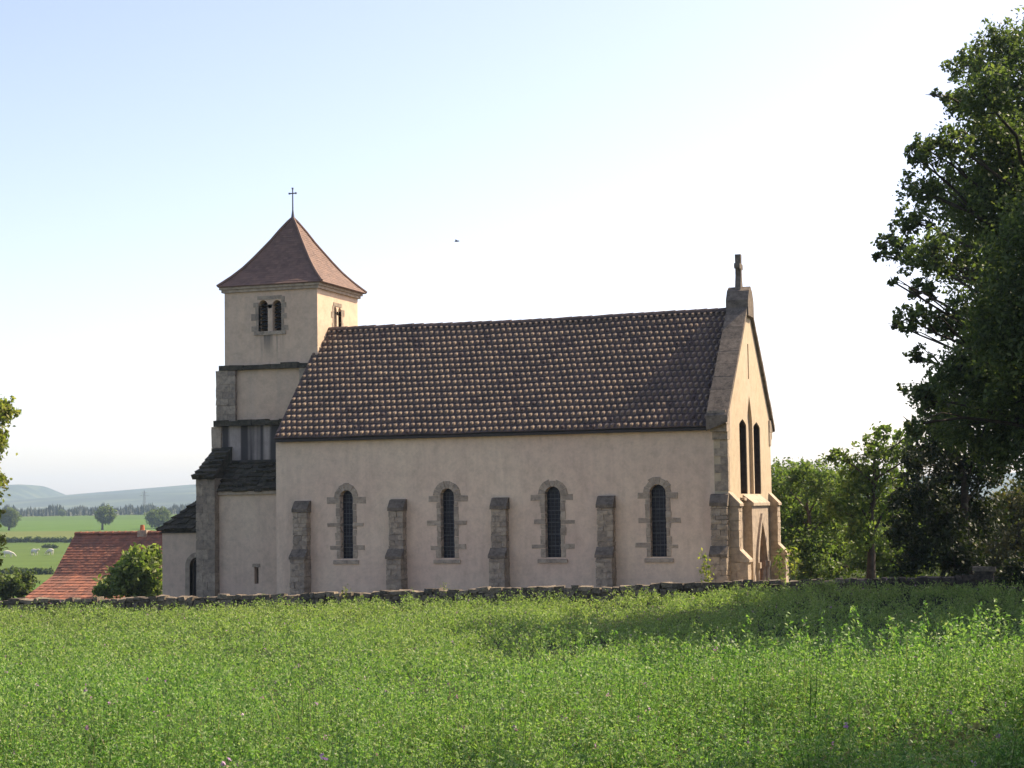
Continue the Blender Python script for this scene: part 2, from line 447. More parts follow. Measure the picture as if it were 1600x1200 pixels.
hx = np.array([-1400, -700, -200, 0, 22, 50, 66, 80, 92, 130, 180, 240, 300, 400, 700, 1100, 1450, 1600, 1750, 2300, 3200])
hy = np.array([765, 772, 771, 765, 758, 757, 761, 771, 776, 772, 768, 763, 758, 752, 744, 748, 744, 738, 740, 752, 760])
hm = []
dh = np.linspace(2100, 4900, 40); pxs = np.linspace(-1400, 3200, 260)
Dh, Px = np.meshgrid(dh, pxs, indexing='ij')
zr = np.array([ (P(float(p), float(np.interp(p, hx, hy)), 4000)).z for p in pxs ])
Uh = (Px-800)/F_PX*4000*(0.55+0.45*Dh/4000)
rise = sstep(2150, 4000, Dh)**1.25*(1-0.75*sstep(4050, 4880, Dh))
base_h = H(Uh, Dh)-1.0
nz = 6*np.sin(Uh*0.004+Dh*0.003)*np.sin(Dh*0.0045+1)*sstep(2200, 2900, Dh)*(1-sstep(3500, 3950, Dh))
Zh = base_h+(zr[None, :]-base_h)*rise+nz
Xh, Yh = XY(Uh, Dh)
nr_, nc_ = Dh.shape
idx = np.arange(nr_*nc_).reshape(nr_, nc_)
faces = np.stack([idx[:-1, :-1], idx[:-1, 1:], idx[1:, 1:], idx[1:, :-1]], -1).reshape(-1, 4)
me = bpy.data.meshes.new('hills'); me.from_pydata(np.stack([Xh, Yh, Zh], -1).reshape(-1, 3).tolist(), [], faces.tolist()); me.shade_smooth()
m_, nt, bs = mat('hills')
nt.links.new(ramp(nt, noise(nt, coords(nt, 'Object', (1, 1, 6)), 0.006, 6, 0.65), [(0.42, (0.022, 0.036, 0.025)), (0.52, (0.035, 0.055, 0.03)), (0.60, (0.07, 0.09, 0.045)), (0.72, (0.10, 0.11, 0.06))]), bs.inputs['Base Color'])
bs.inputs['Roughness'].default_value = 1
tag(link('hills', me, m_), kind='structure')

# ------------------------------------------------------------------ the church
CH = thing('church', 'small rendered stone church with brown tiled nave roof and square bell tower', 'church', (8, 5.5, 0))
def part(name, bm, mt, parent=None, smooth=False): return obj(name, bm, M[mt] if isinstance(mt, str) else mt, parent or CH, smooth)
L, W, HE, YC = 17.8, 9.0, 6.5, 4.5
RIDGE = 11.1
EY, EZ = -0.27, 6.42            # eave edge
SL = (RIDGE-EZ)/(YC-EY)
def roof_z(y): return EZ+(min(y, W-y)-EY)*SL
WIN = [(2.96, 0.53), (7.08, 0.55), (11.22, 0.60), (15.20, 0.60)]
WZ0, WZ1 = 1.76, 4.38
# nave walls
bm = bmesh.new()
holes = [arch_hole(c, w, WZ0, WZ1) for c, w in WIN]
panel(bm, [(0, -1.5), (17.3, -1.5), (17.3, HE), (0, HE)], holes, lambda a, b, t: (a, t, b), 0.6)
panel(bm, [(0, -1.5), (17.3, -1.5), (17.3, HE), (0, HE)], [], lambda a, b, t: (a, W-t, b), 0.6)
panel(bm, [(0.6, -1.5), (W-0.6, -1.5), (W-0.6, HE), (YC, RIDGE-0.45), (0.6, HE)], [], lambda a, b, t: (t, a, b), 0.5)
part('nave_wall', bm, 'plaster')
# west front
LAN = [(3.05, 1.4, 4.0, 6.8), (5.95, 1.4, 4.0, 6.8)]
def gable_z(y): return roof_z(y)+0.42
bm = bmesh.new()
fh = [pointed_hole(c, w, a, b-0.22, b) for c, w, a, b in LAN]
fh.append(pointed_hole(YC, 1.1, 4.0, 6.6, 7.75))
fh.append([(4.38, 8.4), (4.60, 8.4), (4.60, 9.75), (4.38, 9.75)])
fh.append(pointed_hole(YC, 1.9, -1.2, 1.5, 3.05))
panel(bm, [(0, -1.5), (W, -1.5), (W, gable_z(W)), (YC, gable_z(YC)), (0, gable_z(0))], fh, lambda a, b, t: (L-t, a, b), 0.5)
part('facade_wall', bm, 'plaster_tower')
# blind niche between the lancets
bm = bmesh.new()
prism(bm, pointed_hole(YC, 1.14, 3.96, 6.6, 7.79), lambda y, z: (L-0.13, y, z), lambda y, z: (L-0.3, y, z))
part('blind_niche', bm, 'plaster_tower')
for c, w, a, b in LAN:
    bm = bmesh.new()
    prism(bm, pointed_hole(c, w, a, b-0.22, b), lambda y, z: (L-0.44, y, z), lambda y, z: (L-0.48, y, z))
    lw = part('lancet_window', bm, 'glass')
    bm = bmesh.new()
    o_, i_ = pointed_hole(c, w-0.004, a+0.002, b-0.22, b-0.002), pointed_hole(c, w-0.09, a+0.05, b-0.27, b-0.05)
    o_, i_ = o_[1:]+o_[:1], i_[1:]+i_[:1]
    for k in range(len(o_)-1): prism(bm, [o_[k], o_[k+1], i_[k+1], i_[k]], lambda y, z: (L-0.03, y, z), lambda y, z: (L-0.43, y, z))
    part('shade_lining', bm, 'stone_shade', lw)  # added lining; its dark colour stands for the shade inside the opening
    bm = bmesh.new()
    for k in range(1, 3): box(bm, L-0.435, L-0.42, c-w/2+k*w/3-0.012, c-w/2+k*w/3+0.012, a, b-0.5)
    z = a+0.45
    while z < b-0.4:
        box(bm, L-0.432, L-0.41, c-w/2, c+w/2, z-0.015, z+0.015); z += 0.45
    part('glazing_bar', bm, 'lead', lw)
    bm = bmesh.new()
    prism(bm, [(0.02, 0.0), (-0.16, -0.02), (-0.16, -0.12), (0.5, 0.0), (0.5, 0.25)], lambda x, z: (L-x, c-w/2-0.12, a-0.13+z), lambda x, z: (L-x, c+w/2+0.12, a-0.13+z))
    part('sill', bm, 'stone_light', lw)
# portal block with stepped pointed arch
bm = bmesh.new()
PX = L+0.32
panel(bm, [(2.8, -1.4), (6.2, -1.4), (6.2, 3.55), (2.8, 3.55)], [pointed_hole(YC, 1.7, -1.3, 1.35, 2.9)], lambda a, b, t: (PX-t, a, b), 0.32)
prism(bm, [(0, 3.55), (0.4, 3.55), (0.4, 3.66), (0, 3.98)], lambda x, z: (L+x, 2.73, z), lambda x, z: (L+x, 6.27, z))
pt = part('portal', bm, 'stone_light')
for s in (-1, 1):
    bm = bmesh.new()
    for k, rr in enumerate((0.10, 0.09)):
        tube(bm, [(PX+0.02-0.12*k, YC+s*(1.02-0.15*k), -0.5), (PX+0.02-0.12*k, YC+s*(1.02-0.15*k), 1.2)], [rr, rr], 10)
        box(bm, PX-0.14-0.12*k, PX+0.16-0.12*k, YC+s*(1.02-0.15*k)-0.15, YC+s*(1.02-0.15*k)+0.15, 1.2+0.004*k, 1.42+0.004*k)
    part('column', bm, 'stone_light', pt)
bm = bmesh.new()
o_, i_ = pointed_hole(YC, 2.25, 1.42, 1.5, 3.25, 9), pointed_hole(YC, 1.75, 1.42, 1.45, 2.95, 9)
o_, i_ = o_[1:]+o_[:1], i_[1:]+i_[:1]
for k in range(len(o_)-1):
    q = [o_[k], o_[k+1], i_[k+1], i_[k]]
    prism(bm, q, lambda y, z: (PX+0.09, y, z), lambda y, z: (PX-0.01, y, z))
part('arch_moulding', bm, 'stone_light', pt)
bm = bmesh.new()
prism(bm, pointed_hole(YC, 1.8, -1.2, 1.4, 2.95), lambda y, z: (PX-0.20, y, z), lambda y, z: (PX-0.27, y, z))
for k in range(9): box(bm, PX-0.199, PX-0.175, 3.65+k*0.19, 3.65+k*0.19+0.175, -0.6, 1.4)
part('door', bm, 'wood', pt)
# side windows
def side_window(c, w):
    bm = bmesh.new()
    prism(bm, arch_hole(c, w, WZ0, WZ1), lambda x, z: (x, 0.30, z), lambda x, z: (x, 0.34, z))
    pane = part('window', bm, 'glass')
    bm = bmesh.new()
    nx = 4
    for k in range(1, nx): box(bm, c-w/2+w*k/nx-0.007, c-w/2+w*k/nx+0.007, 0.285, 0.299, WZ0, WZ1-w/2+0.1)
    z = WZ0+0.13; k = 0
    while z < WZ1-0.12:
        t = 0.018 if k % 3 == 2 else 0.007
        box(bm, c-w/2, c+w/2, 0.278 if k % 3 == 2 else 0.287, 0.297, z-t, z+t); z += 0.145; k += 1
    part('leading', bm, 'lead', pane)
    # dressed stone surround: jambs with long ties, voussoirs and sill
    bm = bmesh.new()
    r = w/2
    zs = WZ1-r
    for s in (-1, 1):
        z = WZ0
        ties = [WZ0+0.33, WZ0+1.22, WZ0+2.1]
        while z < zs-0.02:
            hh = min(random.uniform(0.2, 0.36), zs-z)
            nt_ = [t for t in ties if z-0.02 <= t]
            tie = bool(nt_) and abs(nt_[0]-z) < 0.04
            if tie: hh = random.uniform(0.14, 0.2)
            elif nt_ and z+hh > nt_[0]-0.03: hh = nt_[0]-z
            if zs-z-hh < 0.1: hh = zs-z
            ww = random.uniform(0.42, 0.56) if tie else random.uniform(0.13, 0.20)
            xa, xb = sorted((c+s*(r-0.001), c+s*(r+ww)))
            block(bm, xa, xb, -0.02+jit(0.006), 0.30, z+0.006, z+hh-0.006, 0.014)
            z += hh
    n = 7
    for k in range(n):
        a0, a1 = math.pi*k/n+0.02, math.pi*(k+1)/n-0.02
        ro = r+0.25+jit(0.045)
        q = [(c+r*math.cos(a0), zs+r*math.sin(a0)), (c+ro*math.cos(a0), zs+ro*math.sin(a0)), (c+ro*math.cos(a1), zs+ro*math.sin(a1)), (c+r*math.cos(a1), zs+r*math.sin(a1))]
        y = -0.025+jit(0.008)
        prism(bm, q, lambda x, z: (x, y, z), lambda x, z: (x, 0.29, z))
    part('surround', bm, 'stone_warm', pane)
    bm = bmesh.new()
    xl = c-r-0.26+jit(0.05); xr = c+r+0.26+jit(0.05)
    hexa(bm, [(xl, -0.06, WZ0-0.2), (xr, -0.06, WZ0-0.2), (xr, 0.29, WZ0-0.2), (xl, 0.29, WZ0-0.2), (xl, -0.06, WZ0-0.07), (xr, -0.06, WZ0-0.07), (xr, 0.29, WZ0-0.002), (xl, 0.29, WZ0-0.002)])
    part('sill', bm, 'stone_warm', pane)
for c, w in WIN: side_window(c, w)
# buttresses of the long wall: two stages with weathered caps
def cap(bm, x0, x1, yf, z0, z1, lip=0.05):
    prism(bm, [(yf-lip, z0), (-0.001, z0), (-0.001, z1), (yf*0.45, z1-0.03), (yf-lip, z0+0.12)], lambda y, z: (x0-0.035, y, z), lambda y, z: (x1+0.035, y, z))
def nave_buttress(c, w=0.58):
    bm = bmesh.new()
    courses(bm, c-w/2-0.01, c+w/2+0.01, -0.64, -0.002, -1.0, 1.76, 0.2, 0.018)
    courses(bm, c-w/2, c+w/2, -0.37, -0.001, 1.76, 3.56, 0.19, 0.018)
    b = part('buttress', bm, 'stone')
    bm = bmesh.new()
    cap(bm, c-w/2, c+w/2, -0.37, 3.56, 4.0, 0.04)
    part('coping', bm, 'stone_grey', b); bm = bmesh.new()
    prism(bm, [(-0.68, 1.76), (-0.371, 1.76), (-0.371, 2.14), (-0.68, 1.86)], lambda y, z: (c-w/2-0.04, y, z), lambda y, z: (c+w/2+0.04, y, z))
    part('coping', bm, 'stone_grey', b)
for c in (1.16, 5.13, 9.22, 13.30, 17.50): nave_buttress(c)
# buttresses of the west front
def front_buttress(y0, y1):
    bm = bmesh.new()
    courses(bm, L+0.001, L+0.62, y0, y1, -1.0, 1.55, 0.28)
    courses(bm, L+0.001, L+0.34, y0, y1, 1.55, 3.55, 0.28)
    b = part('buttress', bm, 'stone_light')
    bm = bmesh.new()
    prism(bm, [(0.0, 3.55), (0.40, 3.55), (0.40, 3.64), (0.0, 4.05)], lambda x, z: (L+x, y0-0.03, z), lambda x, z: (L+x, y1+0.03, z))
    part('coping', bm, 'stone_light', b); bm = bmesh.new()
    prism(bm, [(0.341, 1.55), (0.69, 1.55), (0.69, 1.64), (0.341, 2.0)], lambda x, z: (L+x, y0-0.03, z), lambda x, z: (L+x, y1+0.03, z))
    part('coping', bm, 'stone_light', b)
front_buttress(0.06, 0.72); front_buttress(W-0.72, W-0.06)
# quoins and kneeler at the corner
bm = bmesh.new()
z = 4.1; k = 0
while z < 6.3:
    hh = min(random.uniform(0.28, 0.36), 6.3-z)
    ww = 0.26 if k % 2 else 0.48
    block(bm, L-ww, L+0.012, -0.02, 0.3, z+0.006, z+hh-0.006, 0.005)
    z += hh; k += 1
part('quoin', bm, 'stone')
for s in (0, 1):
    f = (lambda y: y) if s == 0 else (lambda y: W-y)
    bm = bmesh.new()
    for k, (ya, za, zb, xa) in enumerate(((-0.10, 5.95, 6.22, 17.28), (-0.26, 6.225, 6.5, 17.24), (-0.42, 6.505, 6.97, 17.17))):
        ys = sorted((f(ya), f(0.35)))
        block(bm, xa, L+0.03+0.01*k, ys[0], ys[1], za, zb, 0.01)
    part('kneeler', bm, 'stone')
# raised coping of the gable
bm = bmesh.new()
CX0, CX1 = 17.14, 17.92
def cz(y): return roof_z(y)+0.60
for s in (0, 1):
    f = (lambda y: y) if s == 0 else (lambda y: W-y)
    n = 9
    for k in range(n):
        ya, yb = -0.50+(4.1+0.50)*k/n, -0.50+(4.1+0.50)*(k+1)/n-0.012
        t = 0.30
        j = jit(0.008)
        hexa(bm, [(CX0, f(ya), cz(ya)-0.55), (CX1, f(ya), cz(ya)-0.24), (CX1, f(yb), cz(yb)-0.24), (CX0, f(yb), cz(yb)-0.55),
                  (CX0+j, f(ya), cz(ya)+j), (CX1+j, f(ya), cz(ya)+j), (CX1+j, f(yb), cz(yb)+j), (CX0+j, f(yb), cz(yb)+j)])
    cp = part('gable_coping', bm, 'stone_grey')
    bm = bmesh.new()
prism(bm, [(YC-0.6, 10.8), (YC+0.6, 10.8), (YC+0.6, 11.4), (YC+0.34, 11.78), (YC, 11.97), (YC-0.34, 11.78), (YC-0.6, 11.4)], lambda y, z: (17.10, y, z), lambda y, z: (17.96, y, z))
part('apex_stone', bm, 'stone_grey', cp)
bm = bmesh.new()
prism(bm, [(y*0.86, 11.9+(z-12.08)*0.86) for y, z in ((-0.30, 12.0), (0.30, 12.0), (0.19, 12.42), (0.13, 12.62), (0.12, 12.98), (0.36, 12.95), (0.40, 13.08), (0.36, 13.2), (0.12, 13.2), (0.15, 13.62), (-0.15, 13.62), (-0.12, 13.2), (-0.36, 13.2), (-0.40, 13.08), (-0.36, 12.95), (-0.12, 12.98), (-0.13, 12.62), (-0.19, 12.42))],
      lambda y, z: (17.40, YC+y, z), lambda y, z: (17.62, YC+y, z))
part('stone_cross', bm, 'stone_grey', cp)

# nave roof: every tile a slab with its raised lozenge
def tile_roof(x0, x1, side, mt):
    rows, pw = 19, 0.236
    slope = math.hypot(YC-EY, RIDGE-EZ)
    ph = slope/rows
    fy = (lambda y: y) if side == 0 else (lambda y: W-y)
    c_, s_ = (YC-EY)/slope, (RIDGE-EZ)/slope
    verts, faces, slot = [], [], []
    def pt_(x, s, n):   # s measured down from the ridge, n along the outward normal
        u = slope-s
        sag = -0.075*math.sin(math.pi*x/17.1)**2*(u/slope)+0.016*math.sin(x*1.9+u*1.3)*math.sin(u*2.1+x*0.6)
        verts.append((x, fy(EY+u*c_-n*s_), EZ+u*s_+n*c_+sag))
    ncol = int((x1-x0)/pw)+1
    for r in range(rows):
        for k in range(-1, ncol+1):
            xa = x0+(k+(0.5 if r % 2 else 0))*pw
            xb = xa+pw-0.006
            xa, xb = max(xa, x0), min(xb, x1)
            if xb-xa < 0.05: continue
            s0, s1 = r*ph-0.05*(r > 0), (r+1)*ph
            j, j2 = jit(0.008), jit(0.008)
            b = len(verts)
            up_, lo = 0.004, 0.030
            for x, s, n in ((xa, s0, up_), (xb, s0, up_), (xb, s1, lo+j), (xa, s1, lo+j2)): pt_(x, s, n)
            for x, s, n in ((xa, s1, lo-0.028), (xb, s1, lo-0.028)): pt_(x, s, n)
            faces += [(b, b+1, b+2, b+3), (b+3, b+2, b+5, b+4)]; slot += [0, 0]
            if xb-xa > pw*0.9:
                cx_, cs = (xa+xb)/2+jit(0.010), s0+(s1-s0)*0.60+jit(0.012)
                def base_n(s): return up_+(lo-up_)*(s-s0)/(s1-s0)+0.001
                pk = 0.108+jit(0.012)
                b = len(verts)
                # raised boss: long ramp facing up the slope, blunt lower end
                ring = ((-0.03, -0.19), (0.03, -0.19), (0.062, -0.09), (0.064, 0.06), (0.03, 0.12), (-0.03, 0.12), (-0.064, 0.06), (-0.062, -0.09))
                for dx_, ds_ in ring: pt_(cx_+dx_, cs+ds_, base_n(cs+ds_))
                for dx_, ds_ in ((-0.040, 0.035), (0.040, 0.035), (0.02, 0.09), (-0.02, 0.09)): pt_(cx_+dx_, cs+ds_, base_n(cs)+pk)
                faces += [(b, b+1, b+9, b+8), (b+1, b+2, b+9), (b+2, b+3, b+9), (b+3, b+4, b+10, b+9), (b+4, b+5, b+11, b+10), (b+5, b+6, b+8, b+11), (b+6, b+7, b+8), (b+7, b, b+8), (b+8, b+9, b+10, b+11)]; slot += [0 if random.random() < 0.07 else 1]*9
    me = bpy.data.meshes.new('nave_roof')
    me.from_pydata(verts, [], faces)
    me.polygons.foreach_set('material_index', np.array(slot, np.int32))
    o = link('nave_roof', me, [M[mt], M['tile_sunlit']], CH)
    return o
tile_roof(0.04, 17.2, 0, 'tile'); tile_roof(0.04, 17.2, 1, 'tile')
bm = bmesh.new()     # boards under the tiles, verge and eave line
prism(bm, [(EY+0.03, EZ-0.05), (YC, RIDGE-0.14), (W-EY-0.03, EZ-0.05), (W-EY-0.03, EZ-0.14), (YC, RIDGE-0.3), (EY+0.03, EZ-0.14)], lambda y, z: (0.06, y, z), lambda y, z: (17.18, y, z))
part('roof_boarding', bm, 'dark_wood')
bm = bmesh.new()     # ridge tiles
x = 0.3
while x < 17.1:
    xe = min(x+0.42, 17.12)
    rz = RIDGE+0.02+jit(0.012)-0.075*math.sin(math.pi*x/17.1)**2
    prof = [(YC+0.17*math.cos(math.pi*i/6), rz-0.09+0.17*math.sin(math.pi*i/6)) for i in range(7)]
    prism(bm, prof, lambda y, z: (x, y, z-0.008), lambda y, z: (xe-0.01, y, z+0.012))
    x += 0.42
part('ridge_tiles', bm, 'tile')

# ---- bell tower
TX0, TX1, TY0, TY1 = -3.90, 0.31, 3.32, 7.56
TXC, TYC = -1.745, 5.44
bm = bmesh.new()
bh = [arch_hole(-2.13, 0.42, 11.03, 12.32, 8), arch_hole(-1.51, 0.40, 11.03, 12.30, 8)]
panel(bm, [(TX0, 9.5), (TX1, 9.5), (TX1, 12.95), (TX0, 12.95)], bh, lambda a, b, t: (a, TY0+t, b), 0.45)
rh = [arch_hole(5.14, 0.30, 11.2, 12.12, 8), arch_hole(5.60, 0.30, 11.2, 12.12, 8)]
panel(bm, [(TY0+0.45, 9.5), (TY1, 9.5), (TY1, 12.95), (TY0+0.45, 12.95)], rh, lambda a, b, t: (TX1-t, a, b), 0.45)
panel(bm, [(TX0, 9.5), (TX1-0.45, 9.5), (TX1-0.45, 12.95), (TX0, 12.95)], [], lambda a, b, t: (a, TY1-t, b), 0.45)
panel(bm, [(TY0+0.45, 9.5), (TY1-0.45, 9.5), (TY1-0.45, 12.95), (TY0+0.45, 12.95)], [], lambda a, b, t: (TX0+t, a, b), 0.45)
box(bm, TX0+0.02, TX1-0.02, TY0+0.05, TY1-0.02, 7.2, 9.52)
BT = part('bell_tower', bm, 'plaster_belfry')
bm = bmesh.new()
bm.free()
for a in ((-4.24, -3.36, 3.17, 4.1), (-0.45, 0.42, 3.17, 4.1), (-4.24, -3.7, 6.8, 7.7), (-0.2, 0.42, 6.8, 7.7)):
    bm = bmesh.new(); courses(bm, *a, 7.30, 9.46, 0.3); part('corner_pilaster', bm, 'stone', BT)
bm = bmesh.new()
def ledge(z0, z1, out, seg=0.6):
    for (ax, lo, hi) in (('x', TX0-out, TX1+out), ('y', TY0-out+0.4, TY1+out)):
        t = lo
        while t < hi-0.05:
            e = min(t+seg*random.uniform(0.7, 1.3), hi)
            j = jit(0.03)
            if ax == 'x': block(bm, t, e-0.01, TY0-out+j, TY0+0.3, z0, z1+jit(0.03), 0.015)
            else:
                block(bm, TX1-0.2, TX1+out+j, t, e-0.01, z0, z1+jit(0.02), 0.015)
                block(bm, TX0-out+j, TX0+0.2, t, e-0.01, z0, z1+jit(0.02), 0.015)
            t = e
ledge(9.46, 9.66, 0.19)
part('string_course', bm, 'stone_moss', BT)
bm = bmesh.new()
ledge(7.14, 7.36, 0.36)
part('string_course', bm, 'stone_moss', BT)
bm = bmesh.new()
box(bm, -4.20, 0.30, 3.20, 7.75, -1.0, 7.15)
part('tower_base', bm, 'plaster_stained', BT)
bm = bmesh.new()
courses(bm, -4.42, -3.98, 3.10, 3.9, 5.2, 7.14, 0.34)
part('corner_pilaster', bm, 'stone_light', BT)
# cornice and flared pyramid roof of small tiles
bm = bmesh.new()
for o_, za, zb in ((0.10, 12.70, 12.82), (0.17, 12.822, 12.93)):
    box(bm, TX0-o_, TX1+o_, TY0-o_, TY1+o_, za, zb)
part('cornice', bm, 'stone_light', BT)
HB, ZE, ZA = 2.36, 12.95, 16.05
prof_r = np.array([1, 0.83, 0.665, 0.53, 0.397, 0.29, 0.196, 0.10, 0.0])
prof_h = np.array([0, 0.12, 0.257, 0.395, 0.541, 0.66, 0.78, 0.89, 1.0])
bm = bmesh.new()
rows = 30
for r in range(rows):
    ta, tb = r/rows, (r+1)/rows
    ra, rb = np.interp(ta, prof_h, prof_r)*HB, np.interp(tb, prof_h, prof_r)*HB
    za, zb = ZE+(ZA-ZE)*ta, ZE+(ZA-ZE)*tb+0.01
    lift = 0.022
    for q in range(4):
        c_, s_ = [(0, -1), (1, 0), (0, 1), (-1, 0)][q]
        tx, ty = -s_, c_
        ntile = max(1, int(2*ra/0.17))
        for k in range(ntile):
            f0, f1 = -1+2*k/ntile, -1+2*(k+1)/ntile
            if r % 2 and ntile > 1: f0 = max(-1, f0-1/ntile); f1 = f1-1/ntile if k < ntile-1 else 1
            lj = lift+jit(0.006)
            pa = [(TXC+c_*(ra+lj)+tx*ra*f, TYC+s_*(ra+lj)+ty*ra*f, za) for f in (f0, f1)]
            pb = [(TXC+c_*rb+tx*rb*f, TYC+s_*rb+ty*rb*f, zb) for f in (f1, f0)]
            pc = [(TXC+c_*ra+tx*ra*f, TYC+s_*ra+ty*ra*f, za) for f in (f0, f1)]
            v = [bm.verts.new(p) for p in (*pa, *pb)]
            bm.faces.new(v)
            w_ = [bm.verts.new(p) for p in pc]
            bm.faces.new([w_[0], w_[1], v[1], v[0]])
box(bm, TXC-HB+0.01, TXC+HB-0.01, TYC-HB+0.01, TYC+HB-0.01, ZE-0.03, ZE+0.02)
me = bpy.data.meshes.new('tower_roof'); bm.to_mesh(me); bm.free()
link('tower_roof', me, M['tile_small'], BT)
bm = bmesh.new()      # hip tiles along the four corners
for sx in (-1, 1):
    for sy in (-1, 1):
        pts = []
        for t in np.linspace(0, 1, 16):
            rr = np.interp(t, prof_h, prof_r)*HB
            pts.append((TXC+sx*(rr+0.01), TYC+sy*(rr+0.01), ZE+0.03+(ZA-ZE)*t))
        tube(bm, pts, [0.06]*15+[0.04], 6)
part('hip_tiles', bm, 'tile_small', BT)
bm = bmesh.new()
tube(bm, [(TXC, TYC, 15.95), (TXC, TYC, 16.25), (TXC, TYC, 16.4), (TXC, TYC, 17.32)], [0.10, 0.05, 0.032, 0.026], 8)
tube(bm, [(TXC-0.15, TYC, 17.1), (TXC+0.15, TYC, 17.1)], [0.026, 0.026], 6)
for p in ((-0.15, 17.1), (0.15, 17.1), (0, 17.31)): box(bm, TXC+p[0]-0.035, TXC+p[0]+0.035, TYC-0.03, TYC+0.03, p[1]-0.035, p[1]+0.035)
part('roof_cross', bm, 'iron', BT)
# belfry openings: rough surround, colonnette, louvre boards
def surround(bm, m2, cs, w, z0, z1):
    lo, hi = min(cs)-w/2, max(cs)+w/2
    for s, e in ((-1, lo), (1, hi)):
        z = z0; k = 0
        while z < z1-0.1:
            hh = random.uniform(0.2, 0.3); ww = random.uniform(0.10, 0.16) if k % 2 else random.uniform(0.2, 0.34)
            a, b = sorted((e, e+s*ww))
            hexa(bm, [m2(x, y, zz) for zz in (z+0.005, z+hh-0.005) for x, y in ((a, -0.015), (b, -0.015), (b, 0.2), (a, 0.2))])
            z += hh; k += 1
    hexa(bm, [m2(x, y, zz) for zz in (z0-0.16, z0-0.004) for x, y in ((lo-0.2, -0.05), (hi+0.2, -0.05), (hi+0.2, 0.3), (lo-0.2, 0.3))])
    hexa(bm, [m2(x, y, zz) for zz in (z1+0.01, z1+0.16) for x, y in ((lo-0.04, -0.02), (hi+0.04, -0.02), (hi+0.04, 0.2), (lo-0.04, 0.2))])
mn = lambda a, y, z: (a, TY0+y, z)
mr_ = lambda a, y, z: (TX1-y, a, z)
for m2, cs, w, z0, z1 in ((mn, (-2.13, -1.51), 0.42, 11.03, 12.33), (mr_, (5.14, 5.60), 0.30, 11.2, 12.13)):
    bm = bmesh.new()
    surround(bm, m2, cs, w, z0, z1)
    mid = sum(cs)/2
    tube(bm, [m2(mid, 0.12, z0), m2(mid, 0.12, z1-0.35)], [0.07, 0.065], 8)
    hexa(bm, [m2(mid+x, y, zz) for zz, g in ((z1-0.36, 0.07), (z1-0.2, 0.12)) for x, y in ((-g, 0.0), (g, 0.0), (g, 0.24), (-g, 0.24))])
    bw = part('belfry_window', bm, 'stone', BT)
    for c in cs:
        bm = bmesh.new()
        z = z0+0.12
        while z < z1-0.2:
            hexa(bm, [m2(c+x, y, z+dz+(0.1 if y > 0.25 else 0)) for dz in (0, 0.02) for x, y in ((-w/2, 0.2), (w/2, 0.2), (w/2, 0.34), (-w/2, 0.34))])
            z += 0.16
        part('louvre', bm, 'dark_wood', BT)

# ---- chapel between nave and tower buttress, its mossy roof
bm = bmesh.new()
CYF = 2.0
panel(bm, [(-3.6, -1.2), (-0.002, -1.2), (-0.002, 4.36), (-3.6, 4.36)], [[(-1.94, 0.72), (-1.76, 0.72), (-1.76, 1.38), (-1.94, 1.38)]], lambda a, b, t: (a, CYF+t, b), 0.5)
cw = part('chapel_wall', bm, 'plaster')
bm = bmesh.new()
block(bm, -2.02, -1.68, CYF-0.012, CYF+0.2, 1.39, 1.52, 0.012)
part('surround', bm, 'stone', cw)
bm = bmesh.new()
box(bm, -1.94, -1.76, CYF+0.28, CYF+0.32, 0.7, 1.4)
part('slit_window', bm, 'glass', cw)
bm = bmesh.new()
box(bm, -3.62, -0.003, CYF-0.12, CYF+0.3, 4.30, 4.44)
part('cornice', bm, 'stone_light', cw)
def slab_roof(pa, pb, pc, pd, rows, per, thick=0.07):
    """rough stone-slate roof on the quad eave pa-pb, top pd-pc"""
    pa, pb, pc, pd = map(Vector, (pa, pb, pc, pd))
    nrm = (pb-pa).cross(pd-pa).normalized()
    if nrm.z < 0: nrm = -nrm
    bm = bmesh.new()
    for r in range(rows):
        t0, t1 = r/rows, min((r+1.35)/rows, 1.0)
        l0, l1 = pa.lerp(pd, t0), pb.lerp(pc, t0)
        u0, u1 = pa.lerp(pd, t1), pb.lerp(pc, t1)
        n = max(1, int(per*(l1-l0).length))
        off = random.random()*0.5
        for k in range(n):
            a, b = (k-off*(k > 0))/n, (k+1-off*(k < n-1))/n
            th = thick*random.uniform(0.5, 2.0)
            j = jit(0.06)
            c8 = [l0.lerp(l1, a), l0.lerp(l1, b), u0.lerp(u1, b), u0.lerp(u1, a)]
            dn = (pa-pd).normalized()*j
            hexa(bm, [c8[0]+dn, c8[1]+dn, c8[2]-nrm*0.03, c8[3]-nrm*0.03] + [c8[0]+dn+nrm*th, c8[1]+dn+nrm*th, c8[2]+nrm*0.01, c8[3]+nrm*0.01])
    return bm
bm = slab_roof((-3.62, CYF-0.22, 4.42), (-0.01, CYF-0.22, 4.42), (-0.01, 3.2, 5.72), (-3.62, 3.2, 5.72), 7, 3.2, 0.09)
part('chapel_roof', bm, 'stone_moss')
# big tower buttress with sloping slab cap
bm = bmesh.new()
courses(bm, -4.34, -3.50, 1.60, 3.22, -1.0, 4.98, 0.34)
tb = part('tower_buttress', bm, 'stone')
bm = slab_roof((-4.42, 1.48, 4.96), (-3.42, 1.48, 4.96), (-3.5, 3.2, 6.28), (-4.3, 3.2, 6.28), 7, 3.0, 0.12)
prism(bm, [(1.55, 4.95), (3.2, 4.95), (3.2, 6.22)], lambda y, z: (-4.30, y, z), lambda y, z: (-3.52, y, z))
part('coping', bm, 'stone_moss', tb)
